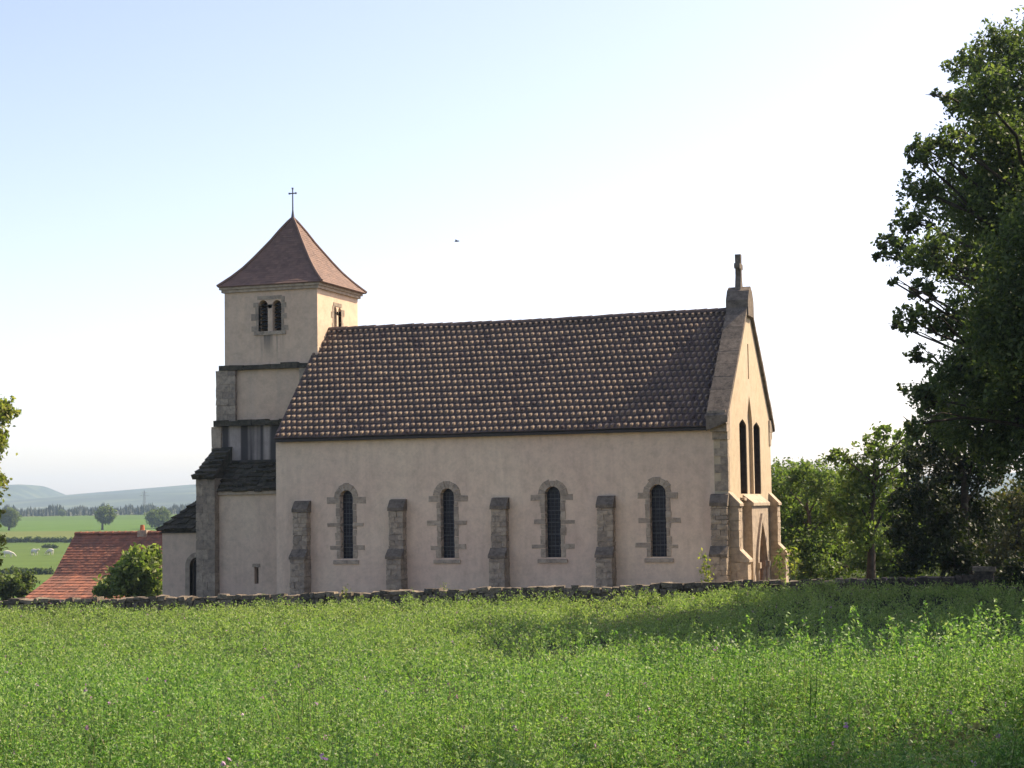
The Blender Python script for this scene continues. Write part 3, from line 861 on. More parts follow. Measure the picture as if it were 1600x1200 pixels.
# ---- sacristy at the far left
SXL, SYF = -6.40, 2.55
bm = bmesh.new()
dh_ = arch_hole(-4.78, 0.72, -0.9, 1.78)
panel(bm, [(SXL, -1.2), (-4.2, -1.2), (-4.2, 2.86), (SXL, 2.86)], [dh_], lambda a, b, t: (a, SYF+t, b), 0.5)
panel(bm, [(SYF+0.5, -1.2), (8.4, -1.2), (8.4, 2.86), (SYF+0.5, 2.86)], [], lambda a, b, t: (SXL+t, a, b), 0.5)
panel(bm, [(SXL+0.5, -1.2), (-4.2, -1.2), (-4.2, 2.86), (SXL+0.5, 2.86)], [], lambda a, b, t: (a, 8.4-t, b), 0.5)
sw = part('sacristy_wall', bm, 'plaster')
bm = bmesh.new()
o_, i_ = arch_hole(-4.78, 1.12, -0.9, 1.98), arch_hole(-4.78, 0.72, -0.9, 1.78)
o_, i_ = o_[1:]+o_[:1], i_[1:]+i_[:1]
for k in range(len(o_)-1): prism(bm, [o_[k], o_[k+1], i_[k+1], i_[k]], lambda x, z: (x, SYF-0.02, z), lambda x, z: (x, SYF+0.25, z))
part('door_surround', bm, 'stone_light', sw)
bm = bmesh.new()
prism(bm, dh_, lambda x, z: (x, SYF+0.30, z), lambda x, z: (x, SYF+0.35, z))
for k in range(4): box(bm, -5.12+k*0.172, -5.12+k*0.172+0.16, SYF+0.28, SYF+0.299, -0.9, 1.42)
part('door', bm, 'dark_wood', sw)
bm = slab_roof((SXL-0.15, SYF-0.16, 2.86), (-4.2, SYF-0.16, 2.86), (-4.2, 4.3, 4.72), (-4.75, 4.3, 4.72), 8, 3.2, 0.08)
b2 = slab_roof((SXL-0.15, 8.5, 2.86), (SXL-0.15, SYF-0.16, 2.86), (-4.75, 4.3, 4.72), (-4.75, 6.7, 4.72), 8, 3.2, 0.08)
tmp = bpy.data.meshes.new('tmp'); b2.to_mesh(tmp); b2.free(); bm.from_mesh(tmp); bpy.data.meshes.remove(tmp)
hexa(bm, [(SXL-0.1, SYF-0.1, 2.78), (-4.2, SYF-0.1, 2.78), (-4.2, 8.4, 2.78), (SXL-0.1, 8.4, 2.78), (-4.75, 4.3, 4.68), (-4.21, 4.3, 4.68), (-4.21, 6.7, 4.68), (-4.75, 6.7, 4.68)])
part('sacristy_roof', bm, 'stone_moss')

# ------------------------------------------------------------------ dry stone walls
def wall_d(px): return 59.5-5.0*np.clip(px, -400, 2200)/1340
def dry_wall(px0, px1, tops, name, label, below=0.9, thick=0.5, mt='wall_stone'):
    """wall whose top follows the given (px, py) line of the photograph, at its own ground distance"""
    bm = bmesh.new()
    a, b = P(px0, 900, wall_d(px0)), P(px1, 900, wall_d(px1))
    length = math.hypot(b.x-a.x, b.y-a.y)
    dirv = Vector((b.x-a.x, b.y-a.y, 0)).normalized(); nv = Vector((-dirv.y, dirv.x, 0))
    def top_at(t):
        px = px0+(px1-px0)*t
        return P(px, float(np.interp(px, [q[0] for q in tops], [q[1] for q in tops])), wall_d(px)).z
    # core
    n = max(2, int(length/2))
    for k in range(n):
        t0, t1 = k/n, (k+1)/n
        p0, p1 = a.lerp(b, t0), a.lerp(b, t1)
        for_pts = []
        for z0f in (0, 1):
            for p, t in ((p0, t0), (p1, t1)):
                pass
        z0, z1 = top_at(t0)-0.12, top_at(t1)-0.12
        w = thick*0.2
        hexa(bm, [Vector((q.x, q.y, zz)) for q, zz in ((p0-nv*w, z0-below), (p1-nv*w, z1-below), (p1+nv*w, z1-below), (p0+nv*w, z0-below), (p0-nv*w, z0), (p1-nv*w, z1), (p1+nv*w, z1), (p0+nv*w, z0))])
    crs = int(below/0.15)
    for r in range(crs):
        s = 0.0
        while s < length:
            l = random.uniform(0.16, 0.42)
            t = (s+l/2)/length
            c = a.lerp(b, min(t, 1))
            top = top_at(min(t, 1))-r*0.15
            hgt = random.uniform(0.11, 0.17)
            cap_ = r == 0
            if not cap_ and random.random() < 0.22:
                s += l; continue
            for side in ((0,) if cap_ else (-1, 1)):
                dep = thick*(0.5 if cap_ else 0.22)*random.uniform(0.85, 1.1)
                cc = Vector((c.x, c.y, 0))+nv*side*thick*0.28
                hl = l/2-random.uniform(0.004, 0.025)
                z1 = top+jit(0.05) if cap_ else top+jit(0.012)
                pts = []
                for z in (z1-hgt, z1):
                    for e, g in ((-1, -1), (1, -1), (1, 1), (-1, 1)):
                        v = cc+dirv*(e*hl+jit(0.04))+nv*(g*dep+jit(0.03))
                        pts.append((v.x, v.y, z+jit(0.03)))
                hexa(bm, pts)
            s += l
    o = obj(name, bm, M[mt])
    return tag(o, label, 'wall')
dry_wall(-260, 1345, [(-260, 944), (0, 938), (240, 933), (430, 929), (1000, 914), (1130, 909), (1345, 905)], 'stone_wall', 'long low dry stone wall running between the green field and the church')
dry_wall(1350, 1522, [(1350, 906), (1440, 900), (1522, 899)], 'stone_wall', 'shaded dry stone wall under the big tree, ending at the square pier', 1.3, 0.5, 'wall_shaded')
dry_wall(1556, 1760, [(1556, 917), (1760, 914)], 'stone_wall', 'lower dry stone wall at the right edge, beyond the square pier', 1.2, 0.5, 'wall_shaded')
bm = bmesh.new()
pc = P(1538, 900, wall_d(1538)+0.1)
courses(bm, pc.x-0.27, pc.x+0.27, pc.y-0.27, pc.y+0.27, P(1538, 950, wall_d(1538)).z-0.3, P(1538, 892, wall_d(1538)).z, 0.24, 0.02)
pier = tag(obj('gate_pier', bm, M['wall_shaded']), 'square stone pier standing at the end of the shaded wall under the tree', 'pier')
bm = bmesh.new()
zt = P(1538, 892, wall_d(1538)).z
block(bm, pc.x-0.33, pc.x+0.33, pc.y-0.33, pc.y+0.33, zt, zt+0.11, 0.015)
obj('capstone', bm, M['wall_stone'], pier)

# ------------------------------------------------------------------ trees and shrubs
def clump_cloud(clumps, density, leaf_size, tuft=0.30, per=14, shell=0.45, up=0.3, aspect=0.55):
    pts = []
    for x, y, z, r in clumps:
        nt_ = max(4, int(density*r*r))
        v = unit(rng.normal(size=(nt_, 3)))
        rad = r*(shell+(1-shell)*rng.random(nt_)**0.7)*(1+0.18*rng.normal(size=nt_))
        c = np.array([x, y, z])+v*rad[:, None]*np.array([1, 1, 0.85])
        k = per
        tr = r*tuft*rng.uniform(0.5, 1.2, nt_)
        q = np.repeat(c, k, 0)+rng.normal(size=(nt_*k, 3))*np.repeat(tr, k)[:, None]*0.5
        pts.append(q)
    C = np.concatenate(pts)
    return leaves(C, leaf_size, aspect, up)
def branch(bm, a, b, ra, rb, n=6, sag=0.12):
    a, b = Vector(a), Vector(b)
    l = (b-a).length
    pts, rad = [], []
    for k in range(n+1):
        t = k/n
        p = a.lerp(b, t)+Vector((jit(0.03), jit(0.03), jit(0.02)))*l*(t*(1-t)*4)*0.7
        p.z += sag*l*math.sin(math.pi*t)*0.5
        pts.append(p); rad.append(ra+(rb-ra)*t)
    tube(bm, pts, rad, 6)
    return pts
def tree(name, label, cat, base, clumps, trunk_r, top, leaf_mat, density, leaf_size, group=None, twigs=3, bend=0.3, fork=0.3, **kw):
    base = Vector(base); top = Vector(top)
    root = thing(name, label, cat, base, group)
    bm = bmesh.new()
    n = 10
    spine, rad = [], []
    for k in range(n+1):
        t = k/n
        p = base.lerp(top, t)+Vector((jit(1), jit(1), 0))*bend*0.25*min(1, 3*t)
        if k == 0: p = base+Vector((0, 0, -0.4))
        spine.append(p); rad.append(trunk_r*(1.25 if k == 0 else 1)*(1-t)**0.75+0.02)
    tube(bm, spine, rad, 9)
    for x, y, z, r in clumps:
        c = Vector((x, y, z))
        hgt = (c.z-base.z)/max(0.1, top.z-base.z)
        t = min(0.93, max(fork, hgt-0.22*random.uniform(0.6, 1.3)))
        i = t*n; k = int(i)
        s = spine[k].lerp(spine[min(k+1, n)], i-k)
        rb = max(0.02, rad[k]*0.55)
        pts = branch(bm, s, c, min(rb, 0.05+0.06*r), 0.02)
        for q in range(twigs):
            v = Vector((random.gauss(0, 1), random.gauss(0, 1), random.gauss(0.3, 0.8))).normalized()*r*random.uniform(0.7, 1.0)
            branch(bm, pts[random.choice((4, 5, 6))], c+v, 0.025, 0.008, 4)
    obj('trunk', bm, M['bark'], root, True)
    V = clump_cloud(clumps, density, leaf_size, **kw)
    link('crown', quads_mesh('crown', V), M[leaf_mat], root)
    return root
def px_clumps(lst, d, spread):
    """clumps of a crown: each at its own depth inside the crown"""
    out = []
    for px, py, rp in lst:
        dd_ = d+random.uniform(-1, 1)*spread
        p = P(px, py, dd_)
        out.append((p.x, p.y, p.z, rp/F_PX*dd_))
    return out
def ell_clumps(c, rx, ry, rz, n, r0, r1):
    out = []
    for k in range(n):
        v = Vector((random.gauss(0, 1), random.gauss(0, 1), random.gauss(0, 1))).normalized()*random.uniform(0.35, 1.0)
        out.append((c[0]+v.x*rx, c[1]+v.y*ry, c[2]+v.z*rz, random.uniform(r0, r1)))
    return out
def gpos(px, d):
    u = (px-800)/F_PX*d
    x, y = XY(u, d)
    return Vector((float(x), float(y), float(H(u, d))))

# the big tree at the right edge
big = [(1560, 75, 48), (1515, 105, 36), (1590, 130, 70), (1500, 165, 30), (1545, 215, 62), (1480, 150, 14), (1455, 145, 10), (1490, 225, 34), (1450, 235, 32), (1425, 240, 20),
       (1500, 300, 62), (1440, 300, 36), (1425, 345, 32), (1385, 378, 22), (1405, 395, 24), (1455, 400, 46), (1530, 400, 78), (1590, 300, 90), (1600, 480, 95), (1440, 455, 26),
       (1425, 500, 28), (1398, 505, 12), (1470, 505, 36), (1432, 555, 20), (1500, 580, 56), (1470, 610, 30), (1560, 590, 76), (1455, 630, 22), (1520, 660, 60),
       (1690, 190, 110), (1710, 350, 130), (1720, 510, 130), (1690, 630, 90), (1640, 80, 72), (1790, 280, 110), (1800, 450, 120), (1640, 400, 110), (1650, 240, 100), (1560, 330, 80), (1580, 540, 80), (1590, 660, 60), (1600, 220, 80), (1600, 600, 80), (1660, 700, 90), (1560, 700, 46), (1530, 500, 60), (1540, 150, 50), (1445, 625, 34), (1425, 665, 24), (1480, 655, 48), (1410, 610, 12), (1395, 440, 12), (1375, 400, 14), (1850, 350, 120), (1780, 620, 110), (1750, 150, 90)]
tb_ = gpos(1660, 48.5)
tree('broadleaf_tree', 'tall dark leafy tree at the right edge rising above the church roof', 'tree', tb_, px_clumps(big, 48.5, 6.0), 0.42, P(1650, 90, 48.5), 'leaf_dark', 150, 0.135, twigs=4, shell=0.3, tuft=0.24, per=16)
# dense dark evergreen mass under it
low = [(1470, 690, 46), (1430, 720, 30), (1500, 740, 55), (1445, 780, 44), (1410, 830, 34), (1470, 840, 55), (1525, 810, 45), (1425, 875, 30), (1500, 880, 40), (1540, 700, 40), (1405, 780, 20), (1550, 740, 26)]
tree('evergreen_tree', 'dense dark evergreen tree standing behind the shaded wall, beneath the big tree', 'tree', gpos(1505, 63), px_clumps(low, 63, 1.6), 0.2, P(1500, 690, 63), 'leaf_deep', 130, 0.17, shell=0.25, fork=0.1)
# orchard trees behind the church
orch = [
 ('bushy green tree close behind the church portal', gpos(1262, 84), [(1225, 760, 34), (1255, 745, 30), (1290, 760, 36), (1240, 800, 40), (1280, 810, 44), (1230, 850, 34), (1270, 860, 40), (1215, 810, 24), (1310, 800, 26), (1300, 850, 34)], 84, 1.6, 'leaf_mid', P(1260, 760, 84)),
 ('airy walnut tree with a dark forked trunk, mid orchard', gpos(1352, 70), [(1310, 715, 20), (1335, 735, 30), (1360, 700, 26), (1385, 678, 20), (1400, 705, 30), (1370, 750, 40), (1330, 780, 40), (1390, 790, 36), (1420, 680, 18), (1410, 740, 26), (1345, 830, 36), (1300, 790, 20), (1430, 715, 20)], 70, 1.5, 'leaf_mid', P(1365, 700, 70)),
 ('olive-tinted tree seen through the gap right of the evergreen', gpos(1580, 78), [(1570, 800, 36), (1600, 780, 40), (1555, 840, 34), (1590, 850, 44), (1640, 800, 50), (1620, 880, 50), (1570, 890, 34), (1545, 880, 26), (1670, 860, 50)], 78, 1.6, 'leaf_olive', P(1590, 790, 78)),
 ('low green tree on the orchard floor between walnut and evergreen', gpos(1400, 82), [(1380, 850, 40), (1420, 840, 40), (1350, 870, 34), (1400, 890, 40), (1440, 880, 40), (1320, 880, 34), (1290, 890, 30), (1260, 895, 26)], 82, 1.6, 'leaf_mid', P(1395, 830, 82)),
 ('round-topped green tree far behind the portal, above the others', gpos(1225, 96), [(1215, 745, 24), (1240, 735, 22), (1270, 738, 24), (1230, 775, 40), (1275, 780, 40), (1310, 750, 26), (1200, 780, 36), (1330, 790, 40), (1250, 830, 44), (1190, 840, 44)], 96, 2.0, 'leaf_mid', P(1250, 745, 96)),
 ('pale tree beyond the orchard, right of the walnut', gpos(1420, 105), [(1400, 780, 40), (1440, 790, 44), (1370, 800, 36), (1470, 800, 44), (1420, 840, 50), (1350, 840, 40), (1520, 830, 50), (1560, 820, 50)], 105, 2.0, 'leaf_olive', P(1430, 780, 105)),
]
for lab, b, cl, d_, sp, lm, tp in orch:
    tree('orchard_tree', lab, 'tree', b, px_clumps(cl, d_, sp), 0.16, tp, lm, 85, 0.18, group='orchard trees behind the church', twigs=3, shell=0.3, fork=0.2)
# trees beyond the frame whose shade lies on the field
c0 = gpos(2150, 44)
tree('broadleaf_tree', 'tall leafy tree beyond the right edge, shading the far field', 'tree', c0, ell_clumps(c0+Vector((0, 0, 9.5)), 4.2, 4.2, 6.0, 34, 1.2, 2.2), 0.4, c0+Vector((0, 0, 15)), 'leaf_dark', 70, 0.22)
c1 = gpos(2010, 43)
tree('broadleaf_tree', 'slender leafy tree beyond the right edge, shading the brow of the field', 'tree', c1, ell_clumps(c1+Vector((0, 0, 8.8)), 3.6, 3.6, 4.8, 46, 1.0, 1.8), 0.25, c1+Vector((0, 0, 12)), 'leaf_dark', 110, 0.2, shell=0.15)
x_, y_ = XY(16.6, 38.5); c1 = Vector((float(x_), float(y_), float(H(16.6, 38.5))))
tree('broadleaf_tree', 'tall narrow leafy tree beyond the right edge, nearest the brow', 'tree', c1, ell_clumps(c1+Vector((0, 0, 10.0)), 2.7, 2.7, 5.2, 52, 0.9, 1.5), 0.25, c1+Vector((0, 0, 14)), 'leaf_dark', 130, 0.2, shell=0.15)
c1 = gpos(1730, 55.5)
tree('broadleaf_tree', 'broad leafy tree at the far right behind the pier, half hidden by the big tree', 'tree', c1, ell_clumps(c1+Vector((0, 0, 7.6)), 3.6, 3.6, 3.8, 40, 1.0, 1.7), 0.3, c1+Vector((0, 0, 11)), 'leaf_dark', 90, 0.17, shell=0.3, tuft=0.24)
c1 = gpos(1990, 50)
tree('broadleaf_tree', 'shorter leafy tree beyond the right edge, before the shaded wall', 'tree', c1, ell_clumps(c1+Vector((0, 0, 7.0)), 4.0, 4.0, 4.4, 30, 1.2, 2.0), 0.3, c1+Vector((0, 0, 10.5)), 'leaf_dark', 70, 0.22)
u_, d_ = 8.8, 11.6
x_, y_ = XY(u_, d_); c0 = Vector((float(x_), float(y_), float(H(u_, d_))))
tree('broadleaf_tree', 'leafy tree just outside the right edge, shading the near corner of the field', 'tree', c0, ell_clumps(c0+Vector((0, 0, 6.8)), 2.8, 2.8, 3.2, 34, 0.8, 1.4), 0.25, c0+Vector((0, 0, 9)), 'leaf_dark', 130, 0.18, shell=0.15)
# branches of the tree at the left edge
lt = [(3, 640, 24), (-22, 648, 36), (0, 680, 14), (-34, 690, 40), (-4, 748, 14), (-40, 760, 46), (-2, 800, 8), (-8, 845, 13), (-40, 850, 40), (-4, 880, 8), (-75, 640, 50), (-90, 710, 80), (-110, 820, 80), (-70, 600, 40)]
tree('broadleaf_tree', 'yellow-green sunlit tree whose branch tips enter at the left edge', 'tree', gpos(-95, 69), px_clumps(lt, 69, 1.2), 0.2, P(-80, 560, 69), 'leaf_yellow', 130, 0.20, twigs=3, shell=0.2)
# shrub in front of the farmhouse
sh = [(215, 880, 26), (195, 905, 26), (232, 900, 24), (235, 870, 18), (175, 915, 20), (160, 925, 14), (215, 918, 24), (240, 922, 18), (195, 885, 14)]
tree('fig_shrub', 'light green shrub with upright leaves between farmhouse roof and sacristy', 'shrub', gpos(208, 82), px_clumps(sh, 82, 0.7), 0.05, P(216, 880, 82), 'leaf_light', 110, 0.26, shell=0.3, up=0.0, fork=0.02, tuft=0.42)
# bushes below, at the lower left
for lab, px, d_, cl in (('dark bush beside the farmhouse roof at the lower left', 30, 96, [(20, 915, 18), (38, 905, 16), (10, 925, 18), (40, 925, 16), (-10, 915, 26)]),):
    tree('bush', lab, 'bush', gpos(px, d_), px_clumps(cl, d_, 0.6), 0.06, P(px, 905, d_), 'leaf_dark', 160, 0.2, shell=0.2, fork=0.05)

sh = [(1570, 905, 20), (1590, 890, 26), (1610, 905, 26), (1640, 890, 34), (1565, 925, 18), (1600, 925, 20), (1680, 900, 36)]
tree('bush', 'dark bramble bush filling the gap right of the square pier', 'bush', gpos(1600, 57), px_clumps(sh, 57, 0.8), 0.04, P(1600, 900, 57), 'leaf_deep', 230, 0.13, shell=0.1, fork=0.02)
# saplings and weeds by the wall
def weed(label, px, py0, py1, d, n, lm, lsize, group=None):
    b, t = P(px, py0, d), P(px, py1, d)
    root = thing('sapling', label, 'sapling', b, group)
    bm = bmesh.new()
    C = []
    h = t.z-b.z
    for k in range(n):
        e = Vector((b.x+jit(0.22)*h*0.5, b.y+jit(0.2)*h*0.5, b.z+h*random.uniform(0.6, 1.0)))
        s = b+Vector((jit(0.06), jit(0.06), -0.4))
        tube(bm, [s, s.lerp(e, 0.5)+Vector((jit(0.05), jit(0.05), 0)), e], [0.014, 0.01, 0.004], 5)
        for q in range(26):
            p = s.lerp(e, random.uniform(0.35, 1.0))
            C.append(p+Vector((random.gauss(0, 0.09), random.gauss(0, 0.09), random.gauss(0, 0.04))))
    obj('stem', bm, M['stem'], root)
    link('foliage', quads_mesh('foliage', leaves(np.array(C), lsize, 0.5, 0.2)), M[lm], root)
weed('yellow-green sapling growing before the church corner buttress', 1104, 915, 850, 58, 4, 'leaf_yellow', 0.13)
weed('tall yellow-green sapling right of the portal', 1240, 908, 838, 57, 4, 'leaf_yellow', 0.15)
weed('short yellowed weed right of the church corner', 1222, 908, 845, 66, 4, 'leaf_mid', 0.14)
weed('small yellow weed on the wall under the first nave window', 540, 928, 915, 57, 2, 'leaf_yellow', 0.07)
weed('small yellow weed on the wall under the second nave window', 695, 925, 905, 56.6, 2, 'leaf_yellow', 0.05)

# ------------------------------------------------------------------ farmhouse on the left
def farmhouse():
    yr, zr_ = 19.0, None
    s = sight(118, 834)
    # ridge left end at y = yr
    t = (yr-CAM.y)/s.y
    rl = CAM+s*t
    x0, x1 = rl.x, rl.x+13
    zr_ = rl.z
    up_dy, up_dz = 2.15, 2.1         # steep upper slope, then the flatter flared foot
    lo_dy, lo_dz = 4.7, 1.85
    root = thing('farmhouse', 'farmhouse with a weathered orange-red tiled roof behind the low wall', 'house', (x0+6, yr, zr_-7))
    for sgn in (-1, 1):
        pass
    def slope_tiles(bm, y0, z0, y1, z1, rows):
        for r in range(rows):
            t0, t1 = r/rows, (r+1)/rows
            ya, za, yb, zb = y0+(y1-y0)*t0, z0+(z1-z0)*t0, y0+(y1-y0)*t1, z0+(z1-z0)*t1
            n = int((x1-x0)/0.2)
            for k in range(n):
                xa = x0+(x1-x0)*k/n+(0.1 if r % 2 and k else 0); xb = min(x1, x0+(x1-x0)*(k+1)/n+(0.1 if r % 2 else 0))-0.008
                j = 0.028+jit(0.014)
                v = [bm.verts.new(p) for p in ((xa, ya, za+0.004), (xb, ya, za+0.004), (xb, yb, zb+j), (xa, yb, zb+j+jit(0.01)))]
                w_ = [bm.verts.new(p) for p in ((xa, yb, zb-0.01), (xb, yb, zb-0.01))]
                bm.faces.new(v); bm.faces.new([v[3], v[2], w_[1], w_[0]])
    bm = bmesh.new()
    for f in (-1, 1):
        slope_tiles(bm, yr, zr_, yr+f*up_dy, zr_-up_dz, 16)
        slope_tiles(bm, yr+f*up_dy, zr_-up_dz, yr+f*(up_dy+lo_dy), zr_-up_dz-lo_dz, 15)
    prism(bm, [(0, -0.03), (up_dy, -up_dz-0.03), (up_dy+lo_dy, -up_dz-lo_dz-0.03), (up_dy+lo_dy, -up_dz-lo_dz-0.2), (-up_dy-lo_dy, -up_dz-lo_dz-0.2), (-up_dy-lo_dy, -up_dz-lo_dz-0.03), (-up_dy, -up_dz-0.03)],
          lambda y, z: (x0+0.02, yr+y, zr_+z), lambda y, z: (x1-0.02, yr+y, zr_+z))
    x = x0
    while x < x1-0.1:
        prof = [(yr+0.14*math.cos(math.pi*i/5), zr_-0.04+0.14*math.sin(math.pi*i/5)+jit(0.004)) for i in range(6)]
        prism(bm, prof, lambda y, z: (x, y, z), lambda y, z: (x+0.36, y, z+0.025)); x += 0.38
    me = bpy.data.meshes.new('roof'); bm.to_mesh(me); bm.free()
    rf = link('roof', me, M['tile_red'], root)
    bm = bmesh.new()
    zw = zr_-up_dz-lo_dz-0.1
    box(bm, x0+0.35, x1-0.35, yr-up_dy-lo_dy+0.5, yr+up_dy+lo_dy-0.5, zw-4.5, zw)
    obj('wall', bm, M['plaster_tower'], root)
    cp_ = P(221, 832, (yr-CAM.y)/sight(221, 832).y)
    bm = bmesh.new()
    courses(bm, cp_.x-0.12, cp_.x+0.42, yr-0.22, yr+0.22, zr_-0.4, zr_+0.15, 0.12)
    ch_ = obj('chimney', bm, M['stone_light'], rf)
    bm = bmesh.new()
    tube(bm, [(cp_.x+0.05, yr, zr_+0.14), (cp_.x+0.05, yr, zr_+0.42)], [0.13, 0.10], 9)
    obj('chimney_pot', bm, M['tile_pot'], root)
farmhouse()

# ------------------------------------------------------------------ the valley: trees, hedge, cows, pylon, conifer wood
vt = [('dark round tree in the meadow, behind the left branch tips', 14, 829, 40, 34), ('round grey-green tree alone in the middle of the meadow', 160, 828, 46, 40),
      ('rounded tree in the meadow just left of the sacristy roof', 248, 826, 52, 36), ('tiny bush at the foot of the conifer wood', 97, 807, 16, 12)]
for lab, px, py, wp, hp in vt:
    b, d_ = hit(px, py)
    w_, h_ = wp/F_PX*d_, hp/F_PX*d_
    tree('meadow_tree', lab, 'tree', b, ell_clumps(b+Vector((0, 0, h_*0.55)), w_*0.32, w_*0.32, h_*0.28, 16, w_*0.14, w_*0.22), w_*0.04, b+Vector((0, 0, h_*0.8)), 'leaf_dark', 60*(4/(w_*0.18))**2/16, w_*0.055, group='trees standing in the valley meadow', twigs=1)
def hedge(label, px0, px1, py, hp):
    cl = []
    b0, d0 = hit((px0+px1)/2, py)
    for px in np.arange(px0, px1, 2.2):
        b, d_ = hit(px, py)
        r = hp/F_PX*d_*0.45*random.uniform(0.7, 1.2)
        cl.append((b.x, b.y, b.z+r*0.8, r))
    tag(link('hedge', quads_mesh('hedge', clump_cloud(cl, 22, 0.55, shell=0.1)), M['leaf_dark']), label, 'hedge')
hedge('long dark hedge crossing the meadow beyond the farmhouse', 12, 122, 848, 10)
hedge('short dark bush row on the meadow above the cows', 68, 88, 857, 8)
hedge('lower hedge crossing the meadow just above the farmhouse eave', -20, 80, 898, 12)
# conifer wood
bm = bmesh.new()
for px in np.concatenate([np.arange(-60, 345, 1.9), np.arange(-60, 345, 2.6), np.arange(1180, 1800, 3.0)]):
    d_ = 1330+random.uniform(-40, 90)
    u_ = (px-800)/F_PX*d_
    x_, y_ = XY(u_, d_); z_ = float(H(u_, d_))
    h_ = random.uniform(5.0, 8.5)*(1+0.25*math.sin(px*0.13)*math.sin(px*0.041+1)); r_ = h_*random.uniform(0.2, 0.3)
    for lv, (za, zb, rr) in enumerate(((0.05, 0.5, 1.0), (0.3, 0.75, 0.75), (0.55, 1.0, 0.5))):
        ap = bm.verts.new((x_, y_, z_+h_*zb))
        ring = [bm.verts.new((x_+r_*rr*math.cos(a)*random.uniform(0.7, 1.2), y_+r_*rr*math.sin(a)*random.uniform(0.7, 1.2), z_+h_*za+jit(0.3))) for a in np.linspace(0, 2*math.pi, 8)[:-1]]
        for i in range(7): bm.faces.new([ring[i], ring[(i+1) % 7], ap])
tag(obj('conifer_wood', bm, M['leaf_deep']), 'far belt of dark conifers along the foot of the hills', 'wood', kind='stuff')
# cows
def cow(label, px, py, face, grazing):
    b, d_ = hit(px, py)
    root = thing('cow', label, 'cow', b, 'white cows grazing in the meadow')
    sk = bmesh.new()
    J = {'rump': (-0.95, 0, 1.22, .30), 'hip': (-0.7, 0, 1.2, .38), 'belly': (0, 0, 1.1, .43), 'chest': (0.65, 0, 1.1, .38), 'neck': (1.05, 0, 1.25 if not grazing else 1.0, .22),
         'head': (1.5, 0, 1.4 if not grazing else 0.5, .16), 'muz': (1.85, 0, 1.25 if not grazing else 0.2, .10)}
    for n_, x, y, hock in (('fl', 0.7, 0.22, 0), ('fr', 0.62, -0.22, 0), ('bl', -0.85, 0.22, -0.12), ('br', -0.75, -0.22, -0.12)):
        J[n_+'1'] = (x, y, 0.8, .17); J[n_+'2'] = (x+hock, y, 0.42, .085); J[n_+'3'] = (x, y, 0.04, .075)
    J['t1'] = (-1.25, 0, 1.2, .06); J['t2'] = (-1.3, 0, 0.6, .05)
    Ed = [('belly', 'hip'), ('hip', 'rump'), ('belly', 'chest'), ('chest', 'neck'), ('neck', 'head'), ('head', 'muz'), ('rump', 't1'), ('t1', 't2')]
    for n_, j in (('fl', 'chest'), ('fr', 'chest'), ('bl', 'hip'), ('br', 'hip')): Ed += [(j, n_+'1'), (n_+'1', n_+'2'), (n_+'2', n_+'3')]
    keys = ['belly']+[k for k in J if k != 'belly']
    me = bpy.data.meshes.new('body')
    me.from_pydata([J[k][:3] for k in keys], [(keys.index(a), keys.index(c)) for a, c in Ed], [])
    o = bpy.data.objects.new('body', me); COL.objects.link(o)
    o.modifiers.new('skin', 'SKIN'); sub = o.modifiers.new('sub', 'SUBSURF'); sub.levels = sub.render_levels = 1
    sv = me.skin_vertices[0].data if me.skin_vertices else None
    if sv is None:
        bm2 = bmesh.new(); bm2.from_mesh(me); bm2.verts.layers.skin.verify(); bm2.to_mesh(me); bm2.free(); sv = me.skin_vertices[0].data
    for i, k in enumerate(keys):
        sv[i].radius = (J[k][3], J[k][3]); sv[i].use_root = (k == 'belly')
    dg = bpy.context.evaluated_depsgraph_get()
    ev = bpy.data.meshes.new_from_object(o.evaluated_get(dg))
    bpy.data.objects.remove(o)
    sc_ = 1.15
    for v in ev.vertices: v.co *= sc_
    ev.transform(Matrix.Rotation(face, 4, 'Z'))
    ev.shade_smooth()
    if not ev.materials: ev.materials.append(M['cow'])
    o2 = bpy.data.objects.new('body', ev); COL.objects.link(o2); o2.parent = root
    hz = J['head'][2]
    for s in (-1, 1):
        bm = bmesh.new()
        tube(bm, [(1.42*sc_, s*0.12*sc_, (hz+0.12)*sc_), (1.45*sc_, s*0.27*sc_, (hz+0.14)*sc_)], [0.05, 0.02], 6)
        bmesh.ops.rotate(bm, verts=bm.verts[:], cent=(0, 0, 0), matrix=Matrix.Rotation(face, 3, 'Z'))
        bmesh.ops.recalc_face_normals(bm, faces=bm.faces[:])
        me = bpy.data.meshes.new('ear'); bm.to_mesh(me); bm.free(); me.materials.append(M['cow'])
        o3 = bpy.data.objects.new('ear', me); COL.objects.link(o3); o3.parent = root
cow('white cow standing in the meadow, the middle one of three', 54, 869, R(-20), False)
cow('white cow grazing in the meadow nearest the farmhouse roof', 78, 868, R(160), True)
cow('white cow grazing by the left edge behind the yellow leaves', 13, 871, R(15), True)
